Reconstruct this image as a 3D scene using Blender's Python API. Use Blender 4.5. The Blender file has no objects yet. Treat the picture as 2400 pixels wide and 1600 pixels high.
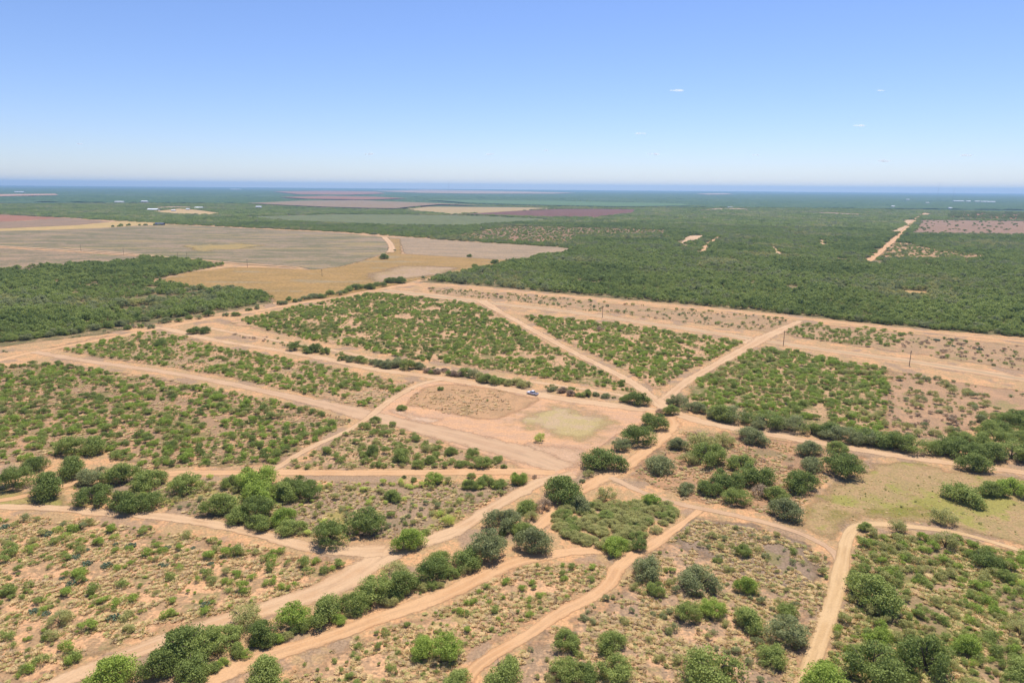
import bpy, math, random
import numpy as np
from mathutils import Matrix, Vector
R = math.radians
sc = bpy.context.scene
C = sc.collection

# ------------------------------------------------------------------ camera
CAM_H = 95.0; PITCH = 12.75; ROLL = 0.46
cam = bpy.data.objects.new("camera", bpy.data.cameras.new("camera"))
C.objects.link(cam); sc.camera = cam
cam.data.lens = 24.0; cam.data.sensor_width = 36.0; cam.data.sensor_fit = 'HORIZONTAL'
cam.data.clip_start = 1.0; cam.data.clip_end = 120000.0
RM = Matrix.Rotation(R(90 - PITCH), 3, 'X') @ Matrix.Rotation(R(ROLL), 3, 'Z')
cam.matrix_world = Matrix.Translation((0, 0, CAM_H)) @ RM.to_4x4()
RMN = np.array(RM)
FP = 1600.0
# ------------------------------------------------------------------ sky, sun, exposure
SUN_EL, SUN_AZ = 66.0, 22.0          # azimuth clockwise from the viewing direction (+Y)
w = bpy.data.worlds.new("World"); sc.world = w; w.use_nodes = True
nt = w.node_tree; nt.nodes.clear()
wo = nt.nodes.new('ShaderNodeOutputWorld'); bg = nt.nodes.new('ShaderNodeBackground')
sky = nt.nodes.new('ShaderNodeTexSky'); sky.sky_type = 'NISHITA'; sky.sun_disc = False
sky.sun_elevation = R(SUN_EL); sky.sun_rotation = R(SUN_AZ)
sky.air_density = 1.0; sky.dust_density = 0.18; sky.ozone_density = 4.5; sky.altitude = 300
hs = nt.nodes.new('ShaderNodeHueSaturation'); hs.inputs['Saturation'].default_value = 1.0
mt = nt.nodes.new('ShaderNodeMix'); mt.data_type = 'RGBA'; mt.blend_type = 'MULTIPLY'; mt.inputs[0].default_value = 1.0; mt.inputs[7].default_value = (.84, .855, 1.06, 1)
nt.links.new(sky.outputs[0], hs.inputs['Color']); nt.links.new(hs.outputs[0], mt.inputs[6]); nt.links.new(mt.outputs[2], bg.inputs[0])
bg.inputs[1].default_value = 0.108
nt.links.new(bg.outputs[0], wo.inputs[0])
sl = bpy.data.lights.new("sun", 'SUN'); sl.energy = 4.8; sl.angle = R(0.5); sl.color = (1.0, 0.955, 0.88)
sun = bpy.data.objects.new("sun", sl); C.objects.link(sun)
sd_ = Vector((math.sin(R(SUN_AZ)) * math.cos(R(SUN_EL)), math.cos(R(SUN_AZ)) * math.cos(R(SUN_EL)), math.sin(R(SUN_EL))))
sun.rotation_euler = sd_.to_track_quat('Z', 'Y').to_euler()
sc.view_settings.view_transform = 'Standard'; sc.view_settings.look = 'None'
sc.view_settings.gamma = 1.0; sc.view_settings.use_curve_mapping = False
sc.view_settings.exposure = 0.34
sc.cycles.volume_bounces = 0
sc.cycles.transparent_max_bounces = 16

# ------------------------------------------------------------------ helpers
rng = np.random.default_rng(7)
def at(px, py, z=0.0):
    """survey point of the photograph -> world position on the ground"""
    d = RMN @ np.array([(px - 1200) / FP, -(py - 800) / FP, -1.0])
    t = (z - CAM_H) / d[2]
    return np.array([d[0] * t, d[1] * t])
def ats(pts): return np.array([at(*p) for p in pts])
def proj(P):
    """world (N,3) -> photo pixel"""
    q = (P - np.array([0, 0, CAM_H])) @ RMN
    return np.stack([1200 + FP * q[:, 0] / -q[:, 2], 800 - FP * q[:, 1] / -q[:, 2]], 1), -q[:, 2]
def inpoly(P, V):
    x, y = P[:, 0], P[:, 1]; c = np.zeros(len(P), bool); n = len(V)
    for i in range(n):
        x1, y1 = V[i]; x2, y2 = V[i - 1]
        if y1 == y2: continue
        c ^= ((y1 > y) != (y2 > y)) & (x < (x2 - x1) * (y - y1) / (y2 - y1) + x1)
    return c
def segdist(P, V, closed=False):
    d = np.full(len(P), 1e18); n = len(V)
    for i in range(n if closed else n - 1):
        a = V[i]; b = V[(i + 1) % n]; ab = b - a
        t = np.clip(((P - a) @ ab) / max(ab @ ab, 1e-9), 0, 1)
        q = P - (a + t[:, None] * ab); d = np.minimum(d, (q * q).sum(1))
    return np.sqrt(d)
def sdist(P, V):
    return np.where(inpoly(P, V), 1, -1) * segdist(P, V, True)
_H = rng.random((256, 256))
def vnoise(P, s):
    q = P / s; i = np.floor(q).astype(int); f = q - i; f = f * f * (3 - 2 * f)
    g = lambda a, b: _H[(i[:, 0] + a) % 256, (i[:, 1] + b) % 256]
    return (g(0, 0) * (1 - f[:, 0]) + g(1, 0) * f[:, 0]) * (1 - f[:, 1]) + (g(0, 1) * (1 - f[:, 0]) + g(1, 1) * f[:, 0]) * f[:, 1]
def smooth(V, n=3):
    V = np.array(V, float)
    for _ in range(n):
        Q = V[:-1] * .75 + V[1:] * .25; S = V[:-1] * .25 + V[1:] * .75
        V = np.concatenate([[V[0]], np.stack([Q, S], 1).reshape(-1, 2), [V[-1]]])
    return V

def mesh(name, verts, faces, mats=(), attrs=None, fattrs=None, mi=None, smooth_=False):
    me = bpy.data.meshes.new(name)
    if isinstance(faces, np.ndarray):
        n, k = faces.shape
        me.vertices.add(len(verts)); me.vertices.foreach_set('co', np.asarray(verts, np.float32).ravel())
        me.loops.add(n * k); me.loops.foreach_set('vertex_index', faces.astype(np.int32).ravel())
        me.polygons.add(n); me.polygons.foreach_set('loop_start', np.arange(0, n * k, k, dtype=np.int32))
        me.update(calc_edges=True)
    else:
        me.from_pydata([tuple(v) for v in verts], [], faces)
    for m in mats: me.materials.append(m)
    if mi is not None: me.polygons.foreach_set('material_index', np.asarray(mi, np.int32))
    for dom, dd in (('POINT', attrs), ('FACE', fattrs)):
        for k_, v in (dd or {}).items():
            a = me.attributes.new(k_, 'FLOAT', dom); a.data.foreach_set('value', np.asarray(v, np.float32))
    if smooth_: me.polygons.foreach_set('use_smooth', np.ones(len(me.polygons), bool))
    me.update()
    return me
def add(name, me, parent=None, loc=None):
    o = bpy.data.objects.new(name, me); C.objects.link(o)
    if parent: o.parent = parent
    if loc is not None: o.location = loc
    return o
def tag(o, label, cat, group=None, kind=None):
    o['label'] = label
    if cat: o['category'] = cat
    if group: o['group'] = group
    if kind: o['kind'] = kind
    return o

class Bag:
    """collects primitives into one mesh"""
    def __init__(s): s.v = []; s.f = []
    def put(s, v, f):
        b = len(s.v); s.v += [tuple(map(float, p)) for p in v]; s.f += [tuple(b + i for i in q) for q in f]
    def box(s, x0, x1, y0, y1, z0, z1):
        s.put([(x, y, z) for z in (z0, z1) for y in (y0, y1) for x in (x0, x1)],
              [(0, 2, 3, 1), (4, 5, 7, 6), (0, 1, 5, 4), (2, 6, 7, 3), (0, 4, 6, 2), (1, 3, 7, 5)])
    def tube(s, pts, rad, n=6):
        pts = [np.array(p, float) for p in pts]; rings = []
        for i, p in enumerate(pts):
            d = pts[min(i + 1, len(pts) - 1)] - pts[max(i - 1, 0)]; d /= np.linalg.norm(d) + 1e-9
            a = np.cross(d, [0.3, 0.9, 0.2] if abs(d[1]) < .9 else [1, 0, 0]); a /= np.linalg.norm(a); b = np.cross(d, a)
            rings += [p + rad[i] * (math.cos(t) * a + math.sin(t) * b) for t in np.linspace(0, 2 * math.pi, n, endpoint=False)]
        f = [(i * n + k, i * n + (k + 1) % n, (i + 1) * n + (k + 1) % n, (i + 1) * n + k) for i in range(len(pts) - 1) for k in range(n)]
        f += [tuple(range(n))[::-1], tuple((len(pts) - 1) * n + k for k in range(n))]
        s.put(rings, f)
    def prism(s, prof, y0, y1):
        n = len(prof)
        s.put([(x, y0, z) for x, z in prof] + [(x, y1, z) for x, z in prof],
              [tuple(range(n)), tuple(range(n, 2 * n))[::-1]] + [(i, n + i, n + (i + 1) % n, (i + 1) % n) for i in range(n)])
    def mesh(s, name, mat): return mesh(name, s.v, s.f, (mat,))

# ------------------------------------------------------------------ materials
class NT:
    def __init__(s, name):
        s.m = bpy.data.materials.new(name); s.m.use_nodes = True; s.t = s.m.node_tree; s.t.nodes.clear()
        s.out = s.n('OutputMaterial')
    def n(s, ty, **kw):
        nd = s.t.nodes.new('ShaderNode' + ty)
        for k, v in kw.items(): setattr(nd, k, v)
        return nd
    def l(s, a, b): s.t.links.new(a, b)
    def pos(s, scale=(1, 1, 1), rot=0.0):
        g = s.n('NewGeometry'); mp = s.n('Mapping'); mp.inputs['Scale'].default_value = scale; mp.inputs['Rotation'].default_value = (0, 0, rot)
        s.l(g.outputs['Position'], mp.inputs['Vector']); return mp.outputs[0]
    def noise(s, scale, detail=4, rough=.55, vec=None, dist=0.0):
        x = s.n('TexNoise'); x.inputs['Scale'].default_value = scale; x.inputs['Detail'].default_value = detail
        x.inputs['Roughness'].default_value = rough; x.inputs['Distortion'].default_value = dist
        s.l(vec if vec is not None else s.pos(), x.inputs['Vector']); return x.outputs[0]
    def ramp(s, f, a, b, lo=0.0, hi=1.0):
        r = s.n('MapRange', interpolation_type='SMOOTHSTEP'); r.inputs[1].default_value = a; r.inputs[2].default_value = b
        r.inputs[3].default_value = lo; r.inputs[4].default_value = hi; s.l(f, r.inputs[0]); return r.outputs[0]
    def math(s, op, a, b=0.0, c=0.0):
        m = s.n('Math', operation=op)
        for i, v in enumerate((a, b, c)):
            if isinstance(v, (int, float)): m.inputs[i].default_value = v
            else: s.l(v, m.inputs[i])
        return m.outputs[0]
    def mix(s, f, a, b):
        m = s.n('Mix', data_type='RGBA')
        for sock, v in ((m.inputs[0], f), (m.inputs[6], a), (m.inputs[7], b)):
            if isinstance(v, (int, float)): sock.default_value = v
            elif isinstance(v, tuple): sock.default_value = (*v, 1)
            else: s.l(v, sock)
        return m.outputs[2]
    def attr(s, name, ty='GEOMETRY'):
        a = s.n('Attribute', attribute_name=name, attribute_type=ty); return a.outputs['Fac']
    def surf(s, col, rough=.95, bump=None, alpha=None, bd=.15, trans=0.0, spec=.15):
        p = s.n('BsdfPrincipled'); p.inputs['Roughness'].default_value = rough
        p.inputs['Specular IOR Level'].default_value = spec
        if isinstance(col, tuple): p.inputs['Base Color'].default_value = (*col, 1)
        else: s.l(col, p.inputs['Base Color'])
        if bump is not None:
            b = s.n('Bump'); b.inputs['Strength'].default_value = 1.0; b.inputs['Distance'].default_value = bd
            s.l(bump, b.inputs['Height']); s.l(b.outputs[0], p.inputs['Normal'])
        o = p.outputs[0]
        if trans:
            tr = s.n('BsdfTranslucent'); s.l(col, tr.inputs[0]) if not isinstance(col, tuple) else None
            mx = s.n('MixShader'); mx.inputs[0].default_value = trans; s.l(o, mx.inputs[1]); s.l(tr.outputs[0], mx.inputs[2]); o = mx.outputs[0]
        if alpha is not None:
            t = s.n('BsdfTransparent'); mx = s.n('MixShader'); s.l(alpha, mx.inputs[0]); s.l(t.outputs[0], mx.inputs[1]); s.l(o, mx.inputs[2]); o = mx.outputs[0]
        s.l(o, s.out.inputs[0]); return s.m

def gk(c): return (c[0] * .86, c[1] * .765, c[2] * .63)
def soil(name, sand, grass, green=None, cover=.5, gcover=.5, spot=0.0, fscale=.5, feather=None, en=3.0, dark=(.09, .07, .05), patch=14.0, streak=None, es=.12):
    """ground: bare soil, dry grass and green growth mixed by noises in metres"""
    sand, grass = gk(sand), gk(grass); green = gk(green) if green else None
    k = NT(name)
    v = k.pos() if streak is None else k.pos((1, streak[0], 1), streak[1])
    big = k.noise(1 / patch, 5, .6, v); mid = k.noise(1 / (patch * .17), 4, .6, v); fine = k.noise(fscale * 3, 3, .65)
    mm = k.math('ADD', k.math('MULTIPLY', big, .55), k.math('MULTIPLY', mid, .45))
    fg = k.ramp(mm, .595 - cover * .3, .70 - cover * .3)
    c = k.mix(fg, sand, grass)
    if green:
        g2 = k.noise(1 / (patch * 1.7), 5, .62, v)
        c = k.mix(k.math('MULTIPLY', k.ramp(g2, .66 - gcover * .3, .74 - gcover * .3), .85), c, green)
    fv = k.ramp(fine, .3, .7, .78, 1.2)
    m = k.n('Mix', data_type='RGBA', blend_type='MULTIPLY'); m.inputs[0].default_value = 1.0
    k.l(c, m.inputs[6]); cc = k.n('CombineColor')
    for i in range(3): k.l(fv, cc.inputs[i])
    k.l(cc.outputs[0], m.inputs[7]); c = m.outputs[2]
    if spot:
        s2 = k.noise(fscale * 1.6, 2, .5, None)
        c = k.mix(k.math('MULTIPLY', k.ramp(s2, .60, .68), spot), c, dark)
    al = None
    if feather is not None:
        e = k.noise(es, 4, .6)
        x = k.math('ADD', k.attr('sd'), k.math('MULTIPLY', k.math('SUBTRACT', e, .5), en * 2.2))
        al = k.ramp(x, 0.0, feather)
    return k.surf(c, bump=fine, bd=.12, alpha=al)

def roadmat(name, base, light, dusty, grit=.5, centre=None):
    k = NT(name); base, light, dusty = [tuple(q_ * .93 for q_ in gk(c_)) for c_ in (base, light, dusty)]
    uv = k.n('UVMap'); mp = k.n('Mapping'); mp.inputs['Scale'].default_value = (1, .09, 1); k.l(uv.outputs[0], mp.inputs[0])
    st = k.noise(1.1, 4, .6, mp.outputs[0]); big = k.noise(.07, 4, .6); fine = k.noise(2.0, 3, .6)
    c = k.mix(k.ramp(big, .38, .62), base, light)
    c = k.mix(k.math('MULTIPLY', k.ramp(st, .45, .66), .55), c, dusty)
    au = k.math('ABSOLUTE', k.attr('u'))
    if centre:
        c = k.mix(k.math('MULTIPLY', k.ramp(k.math('ADD', au, k.math('MULTIPLY', st, .25)), .20, .30, 1, 0), .8), c, centre)
    else:
        tr = k.ramp(k.math('ABSOLUTE', k.math('SUBTRACT', au, .36)), .05, .17, .7, 0)
        c = k.mix(tr, c, light)
    c = k.mix(k.ramp(fine, .3, .75, .0, .22), c, (.2, .12, .07))
    e = k.noise(.22, 5, .7)
    x = k.math('ADD', au, k.math('MULTIPLY', k.math('SUBTRACT', e, .5), grit * 2.2))
    return k.surf(c, bump=fine, bd=.05, alpha=k.ramp(x, .60, .92, 1, 0))

def leafmat(name, a, b, tr=.35):
    a = tuple(min(.8, x * q_) for x, q_ in zip(a, (2.3, 2.14, 1.9))); b = tuple(min(.8, x * q_) for x, q_ in zip(b, (2.5, 2.3, 2.05)))
    k = NT(name)
    oi = k.n('ObjectInfo'); f = k.math('ADD', k.math('MULTIPLY', k.attr('tint'), .65), k.math('MULTIPLY', oi.outputs['Random'], .35))
    c = k.mix(f, a, b)
    return k.surf(c, rough=.7, trans=tr, spec=.25)
def plain(name, col, rough=.6, nz=.15, scale=3.0, metal=0.0, spec=.3):
    k = NT(name); n = k.noise(scale, 4)
    c = k.mix(k.ramp(n, .3, .7), tuple(x * (1 - nz) for x in col), tuple(min(1, x * (1 + nz)) for x in col))
    m = k.surf(c, rough=rough, spec=spec)
    k.t.nodes['Principled BSDF'].inputs['Metallic'].default_value = metal
    return m

SAND = (.60, .37, .215); SAND2 = (.66, .45, .29); GREY = (.33, .245, .185); TAN = (.43, .31, .185)
LM = {
 'd': leafmat('leaf_dark', (.078, .108, .030), (.125, .160, .046)),
 'm': leafmat('leaf_mid', (.108, .142, .038), (.165, .200, .060)),
 'b': leafmat('leaf_bright', (.118, .168, .032), (.180, .235, .050)),
 'g': leafmat('leaf_grey', (.108, .130, .060), (.165, .182, .088)),
 'o': leafmat('leaf_olive', (.150, .165, .060), (.225, .225, .095)),
 'y': leafmat('leaf_lime', (.20, .25, .06), (.30, .33, .10)),
 'r': leafmat('leaf_twig', (.15, .12, .08), (.23, .18, .13), .1),
}
bark = plain('bark', (.10, .075, .055), .9)
grassm = leafmat('dry_grass_blade', (.27, .195, .105), (.36, .275, .15), .25)
padm = leafmat('cactus_pad', (.045, .068, .042), (.078, .108, .070), 0.02)

# ------------------------------------------------------------------ plant meshes
def crown(seed, W, H, nl, nleaf, ls, clear=.12, ragged=.25, flat=1.0, rk=1.0):
    """leaf clusters on the surfaces of many lobes, with outlying sprigs"""
    r = np.random.default_rng(seed); cs = []; rs = []
    for i in range(nl):
        a = r.random() * 6.283; q = math.sqrt(r.random()) * W * .40; rad = W * r.uniform(.085, .17) * rk
        zt = H * (1.0 - .62 * (q / (W * .5)) ** 2) - rad * .9
        z = max(r.uniform(.35, 1.0) * zt, clear * H + rad * .45)
        cs.append((q * math.cos(a), q * math.sin(a) * flat, z)); rs.append(rad)
    cs = np.array(cs); rs = np.array(rs)
    li = r.integers(0, nl, nleaf); d = r.normal(size=(nleaf, 3)); d[:, 2] = d[:, 2] + .35; d /= np.linalg.norm(d, axis=1)[:, None]
    k = r.uniform(.62, 1.05, nleaf); sp = r.random(nleaf) < ragged; k[sp] = r.uniform(1.0, 1.35, sp.sum())
    p = cs[li] + d * (rs[li] * k)[:, None] * np.array([1, 1, .82])
    p[:, 2] = np.maximum(p[:, 2], clear * H * r.uniform(.4, 1.2, nleaf))
    nrm = d + r.normal(size=(nleaf, 3)) * .8; nrm /= np.linalg.norm(nrm, axis=1)[:, None]
    t = np.cross(nrm, r.normal(size=(nleaf, 3))); t /= np.linalg.norm(t, axis=1)[:, None]; b = np.cross(nrm, t)
    s = ls * r.uniform(.6, 1.35, nleaf); s1 = s[:, None] * t * .5; s2 = (s * r.uniform(.4, .8, nleaf))[:, None] * b * .5
    V = np.stack([p - s1 - s2 * .3, p + s2, p + s1 + s2 * .2, p - s2], 1).reshape(-1, 3)
    F = np.arange(nleaf * 4).reshape(-1, 4)
    lt = r.random(nl); tint = np.clip(lt[li] * .6 + r.random(nleaf) * .4, 0, 1)
    return V, F, tint
def trunk(seed, W, H, stems=3, r0=.16):
    r = np.random.default_rng(seed + 900); B = Bag()
    for i in range(stems):
        a = i * 6.283 / stems + r.uniform(-.5, .5); q = W * r.uniform(.12, .24)
        p = [(.05 * math.cos(a), .05 * math.sin(a), -.05)]
        for t in (.3, .6, .95): p.append((q * t * math.cos(a + t * .3) + r.uniform(-.08, .08), q * t * math.sin(a + t * .3) + r.uniform(-.08, .08), H * .72 * t ** .8))
        B.tube(p, [r0, r0 * .7, r0 * .45, r0 * .15])
        for j in (1, 2):
            o = np.array(p[j]); aa = a + r.uniform(-1.3, 1.3); L = W * r.uniform(.15, .26)
            B.tube([o, o + [L * .5 * math.cos(aa), L * .5 * math.sin(aa), H * .14], o + [L * math.cos(aa), L * math.sin(aa), H * .22]], [r0 * .45, r0 * .3, r0 * .08], 5)
    return B
# tree prototypes (8 m wide, 5 m high)
TREE = []
for i, (W, H, nl, nf, ls, cl, rg, fl) in enumerate([
    (8, 5.0, 34, 8200, .27, .03, .16, 1.0), (8, 4.6, 40, 8200, .27, .02, .2, .75), (8, 5.4, 30, 7600, .27, .08, .18, .95),
    (8, 4.2, 36, 7200, .27, .04, .24, .8), (8, 5.0, 24, 3800, .27, .18, .32, .95), (8, 4.8, 38, 8000, .27, .03, .18, .65)]):
    V, F, T = crown(100 + i, W, H, nl, nf, ls, cl, rg, fl)
    TREE.append((V, F, T, trunk(i, W, H, 3 + i % 2).mesh('trunk', bark)))
_cm = {}
def crown_mesh(i, t):
    if (i, t) not in _cm:
        V, F, T = TREE[i][:3]; _cm[i, t] = mesh('crown', V, F, (LM[t],), fattrs={'tint': T})
    return _cm[i, t]
# shrub prototypes (3 m wide, 2 m high)
SHR = [crown(200 + i, 3.0, 1.8 + .3 * (i % 3), 11, n, .20, .02, .34, .8, 1.25) for i, n in enumerate((1050, 850, 1200, 620))]
_sm = {}
def shrub_mesh(i, t):
    if (i, t) not in _sm:
        V, F, T = SHR[i]; _sm[i, t] = mesh('shrub', V, F, (LM[t],), fattrs={'tint': T})
    return _sm[i, t]
def tuft(seed, n, rad, h, lean=.5, wdt=.07):
    r = np.random.default_rng(seed); V = []
    for i in range(n):
        a = r.random() * 6.283; q = rad * math.sqrt(r.random()) * .7; b = np.array([q * math.cos(a), q * math.sin(a), 0])
        d = np.array([math.cos(a) * lean * rad, math.sin(a) * lean * rad, h * r.uniform(.6, 1.1)]); s = np.array([-math.sin(a), math.cos(a), 0]) * wdt
        V += [b - s, b + s, b + d + s * .5, b + d - s * .5]
    V = np.array(V); return V, np.arange(len(V)).reshape(-1, 4), r.random(n)
TUFT = [tuft(300, 34, .5, .38, .7, .08), tuft(301, 26, .4, .5, .5, .07), tuft(302, 50, .8, .32, .6, .10)]
def cactus(seed, n=70):
    r = np.random.default_rng(seed); V = []; F = []; T = []
    for i in range(n):
        a = r.random() * 6.283; q = 1.2 * math.sqrt(r.random()); z = r.uniform(.1, .75) * (1 - .3 * q); th = r.random() * 3.14; tl = r.uniform(-.5, .5)
        ax = np.array([math.cos(th), math.sin(th), 0]); up = np.array([-math.sin(th) * math.sin(tl), math.cos(th) * math.sin(tl), math.cos(tl)]); nn = np.cross(ax, up)
        c = np.array([q * math.cos(a), q * math.sin(a), z]); s = r.uniform(.14, .24); b = len(V)
        for sg in (-1, 1):
            for k in range(8):
                t = k * .785; V.append(c + ax * math.cos(t) * s * .8 + up * math.sin(t) * s + nn * .025 * sg)
        F += [(b + 0, b + 7, b + 6, b + 5), (b + 0, b + 5, b + 4, b + 3), (b + 0, b + 3, b + 2, b + 1)]
        F += [(b + 8, b + 9, b + 10, b + 11), (b + 8, b + 11, b + 12, b + 13), (b + 8, b + 13, b + 14, b + 15)]
        F += [(b + k, b + (k + 1) % 8, b + 8 + (k + 1) % 8, b + 8 + k) for k in range(8)]
        T += [r.random()] * 14
    return np.array(V), np.array(F), np.array(T)
CACT = [cactus(400), cactus(401, 90)]
CACTM = [mesh('prickly_pear', V, F, (padm,), fattrs={'tint': T}) for V, F, T in CACT]
# canopy prototypes for woods: single crowns and groups of crowns
CAN = {t: [mesh('canopy', *crown(500 + i, 7.5, 5.0, 14, 800, .62, .02, .18, 1.0, 1.2)[:2], (LM[t],), fattrs={'tint': crown(500 + i, 7.5, 5.0, 14, 800, .62, .02, .18, 1.0, 1.2)[2]}) for i in range(3)] for t in 'dmgo'}
GRP = {t: [mesh('canopy_group', *crown(600 + i, 24, 6.2, 60, 1500, 1.5, .02, .12, 1.0, .8)[:2], (LM[t],), fattrs={'tint': crown(600 + i, 24, 6.2, 60, 1500, 1.5, .02, .12, 1.0, .8)[2]}) for i in range(2)] for t in 'dmgo'}

# ------------------------------------------------------------------ instanced masses
def masses(name, meshes, P, S, rot, idx, label, cat):
    """one object of countless plants: points with instances of the prototypes"""
    col = bpy.data.collections.new(name + '_kinds')
    for i, m in enumerate(meshes):
        o = bpy.data.objects.new('kind_%02d' % i, m); col.objects.link(o)
    me = mesh(name, P, [])
    for k_, ty, v in (('s', 'FLOAT_VECTOR', S), ('r', 'FLOAT', rot), ('i', 'INT', idx)):
        a = me.attributes.new(k_, ty, 'POINT')
        a.data.foreach_set('vector' if ty == 'FLOAT_VECTOR' else 'value', np.asarray(v, np.int32 if ty == 'INT' else np.float32).ravel())
    g = bpy.data.node_groups.new(name + '_scatter', 'GeometryNodeTree')
    g.interface.new_socket('Geometry', in_out='INPUT', socket_type='NodeSocketGeometry')
    g.interface.new_socket('Geometry', in_out='OUTPUT', socket_type='NodeSocketGeometry')
    N = g.nodes.new; gi = N('NodeGroupInput'); go = N('NodeGroupOutput')
    ci = N('GeometryNodeCollectionInfo'); ci.inputs['Collection'].default_value = col
    ci.inputs['Separate Children'].default_value = True; ci.inputs['Reset Children'].default_value = True
    ip = N('GeometryNodeInstanceOnPoints'); ip.inputs['Pick Instance'].default_value = True
    def na(n, ty):
        x = N('GeometryNodeInputNamedAttribute'); x.data_type = ty; x.inputs['Name'].default_value = n; return x.outputs[0]
    cx = N('ShaderNodeCombineXYZ')
    L = g.links.new
    L(gi.outputs[0], ip.inputs['Points']); L(ci.outputs[0], ip.inputs['Instance']); L(na('i', 'INT'), ip.inputs['Instance Index'])
    L(na('r', 'FLOAT'), cx.inputs[2])
    er = N('FunctionNodeEulerToRotation'); L(cx.outputs[0], er.inputs[0]); L(er.outputs[0], ip.inputs['Rotation'])
    L(na('s', 'FLOAT_VECTOR'), ip.inputs['Scale']); L(ip.outputs[0], go.inputs[0])
    o = add(name, me); md = o.modifiers.new('scatter', 'NODES'); md.node_group = g
    return tag(o, label, cat, kind='stuff')

# ------------------------------------------------------------------ the ground
def sheet(name, V, F, mat, attrs=None, label=None, kind='structure'):
    o = add(name, mesh(name, V, F, (mat,), attrs)); o['kind'] = kind
    if label: o['label'] = label
    return o
G = 25000.0
def axis(lo, hi, step, far):
    a = list(np.arange(lo, hi + .1, step)); x = hi; s = step
    while x < far: s *= 1.5; x = min(far, x + s); a.append(x)
    x = lo; s = step; b = []
    while x > -far: s *= 1.5; x = max(-far, x - s); b.append(x)
    return np.array(b[::-1] + a)
ax_, ay_ = axis(-600, 600, 40, G), axis(0, 1200, 40, G)
XX, YY = np.meshgrid(ax_, ay_); nx, ny = len(ax_), len(ay_)
V = np.stack([XX.ravel(), YY.ravel(), np.zeros(nx * ny)], 1)
ii = (np.arange(ny - 1)[:, None] * nx + np.arange(nx - 1)).ravel()
sheet('ground', V, np.stack([ii, ii + 1, ii + nx + 1, ii + nx], 1),
      soil('sandy_ground', SAND, TAN, GREY, .55, .5, .35, .5, patch=11))
LIFT = [0.004]
def patch(name, poly, mat, feather=3.0, en=3.0, z=None, label=None, world=False, cells=130):
    Vp = np.array(poly, float) if world else ats(poly)
    m = en + 1; lo = Vp.min(0) - m; hi = Vp.max(0) + m; step = max((hi - lo).max() / cells, .8)
    xs = np.arange(lo[0], hi[0] + step, step); ys = np.arange(lo[1], hi[1] + step, step)
    X, Y = np.meshgrid(xs, ys); P = np.stack([X.ravel(), Y.ravel()], 1); s = sdist(P, Vp); n = len(xs)
    i = (np.arange(len(ys) - 1)[:, None] * n + np.arange(n - 1)).ravel(); F = np.stack([i, i + 1, i + n + 1, i + n], 1)
    F = F[(s[F].max(1) > -m)]
    u, inv = np.unique(F, return_inverse=True)
    if z is None:
        LIFT[0] += .0015; z = LIFT[0]
    return sheet(name, np.c_[P[u], np.full(len(u), z)], inv.reshape(-1, 4), mat, {'sd': s[u]}, label)

# far plain: dark brushland reaching the horizon
k = NT('brush_plain'); a_ = k.noise(1 / 260., 6, .65); b_ = k.noise(1 / 30., 4, .6)
cpl = k.mix(k.ramp(a_, .42, .6), (.05, .085, .035), (.085, .12, .05)); cpl = k.mix(k.ramp(b_, .6, .72, 0, .5), cpl, (.2, .15, .09))
pm = k.surf(cpl, bump=b_, bd=2.0)
y0 = 3300.0
sheet('brush_plain', [(-G, y0, .9), (G, y0, .9), (G, G, .9), (-G, G, .9)], [(0, 1, 2, 3)], pm, label='dark brushland plain reaching the horizon')

# soils of the plots (tracks come later) --------------------------------------------------
S = soil
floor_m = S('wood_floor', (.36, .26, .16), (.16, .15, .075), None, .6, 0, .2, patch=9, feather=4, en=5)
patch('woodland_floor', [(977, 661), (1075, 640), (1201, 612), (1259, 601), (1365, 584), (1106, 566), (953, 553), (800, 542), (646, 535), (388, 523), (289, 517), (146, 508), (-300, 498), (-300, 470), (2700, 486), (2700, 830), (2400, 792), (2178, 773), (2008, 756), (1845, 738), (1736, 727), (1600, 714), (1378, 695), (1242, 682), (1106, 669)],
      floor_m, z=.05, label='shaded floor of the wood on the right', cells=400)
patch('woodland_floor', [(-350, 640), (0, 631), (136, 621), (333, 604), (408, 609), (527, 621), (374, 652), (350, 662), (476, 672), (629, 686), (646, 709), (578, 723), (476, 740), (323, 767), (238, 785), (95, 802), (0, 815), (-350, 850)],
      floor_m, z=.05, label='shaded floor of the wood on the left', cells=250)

W1 = ats([(-350, 636), (0, 631), (136, 621), (333, 604), (408, 609), (527, 621), (374, 652), (350, 662), (476, 672), (629, 686), (646, 706), (578, 718), (476, 733), (323, 757), (238, 772), (95, 793), (0, 804), (-350, 840)])
W2 = ats([(982, 657), (1075, 642), (1201, 614), (1259, 603), (1365, 586), (1106, 568), (953, 555), (800, 544), (646, 537), (388, 525), (289, 519), (146, 510), (-300, 500), (-300, 470), (2700, 486), (2700, 825), (2400, 789), (2178, 770), (2008, 753), (1845, 735), (1736, 724), (1600, 711), (1378, 692), (1242, 679), (1106, 666)])

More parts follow.
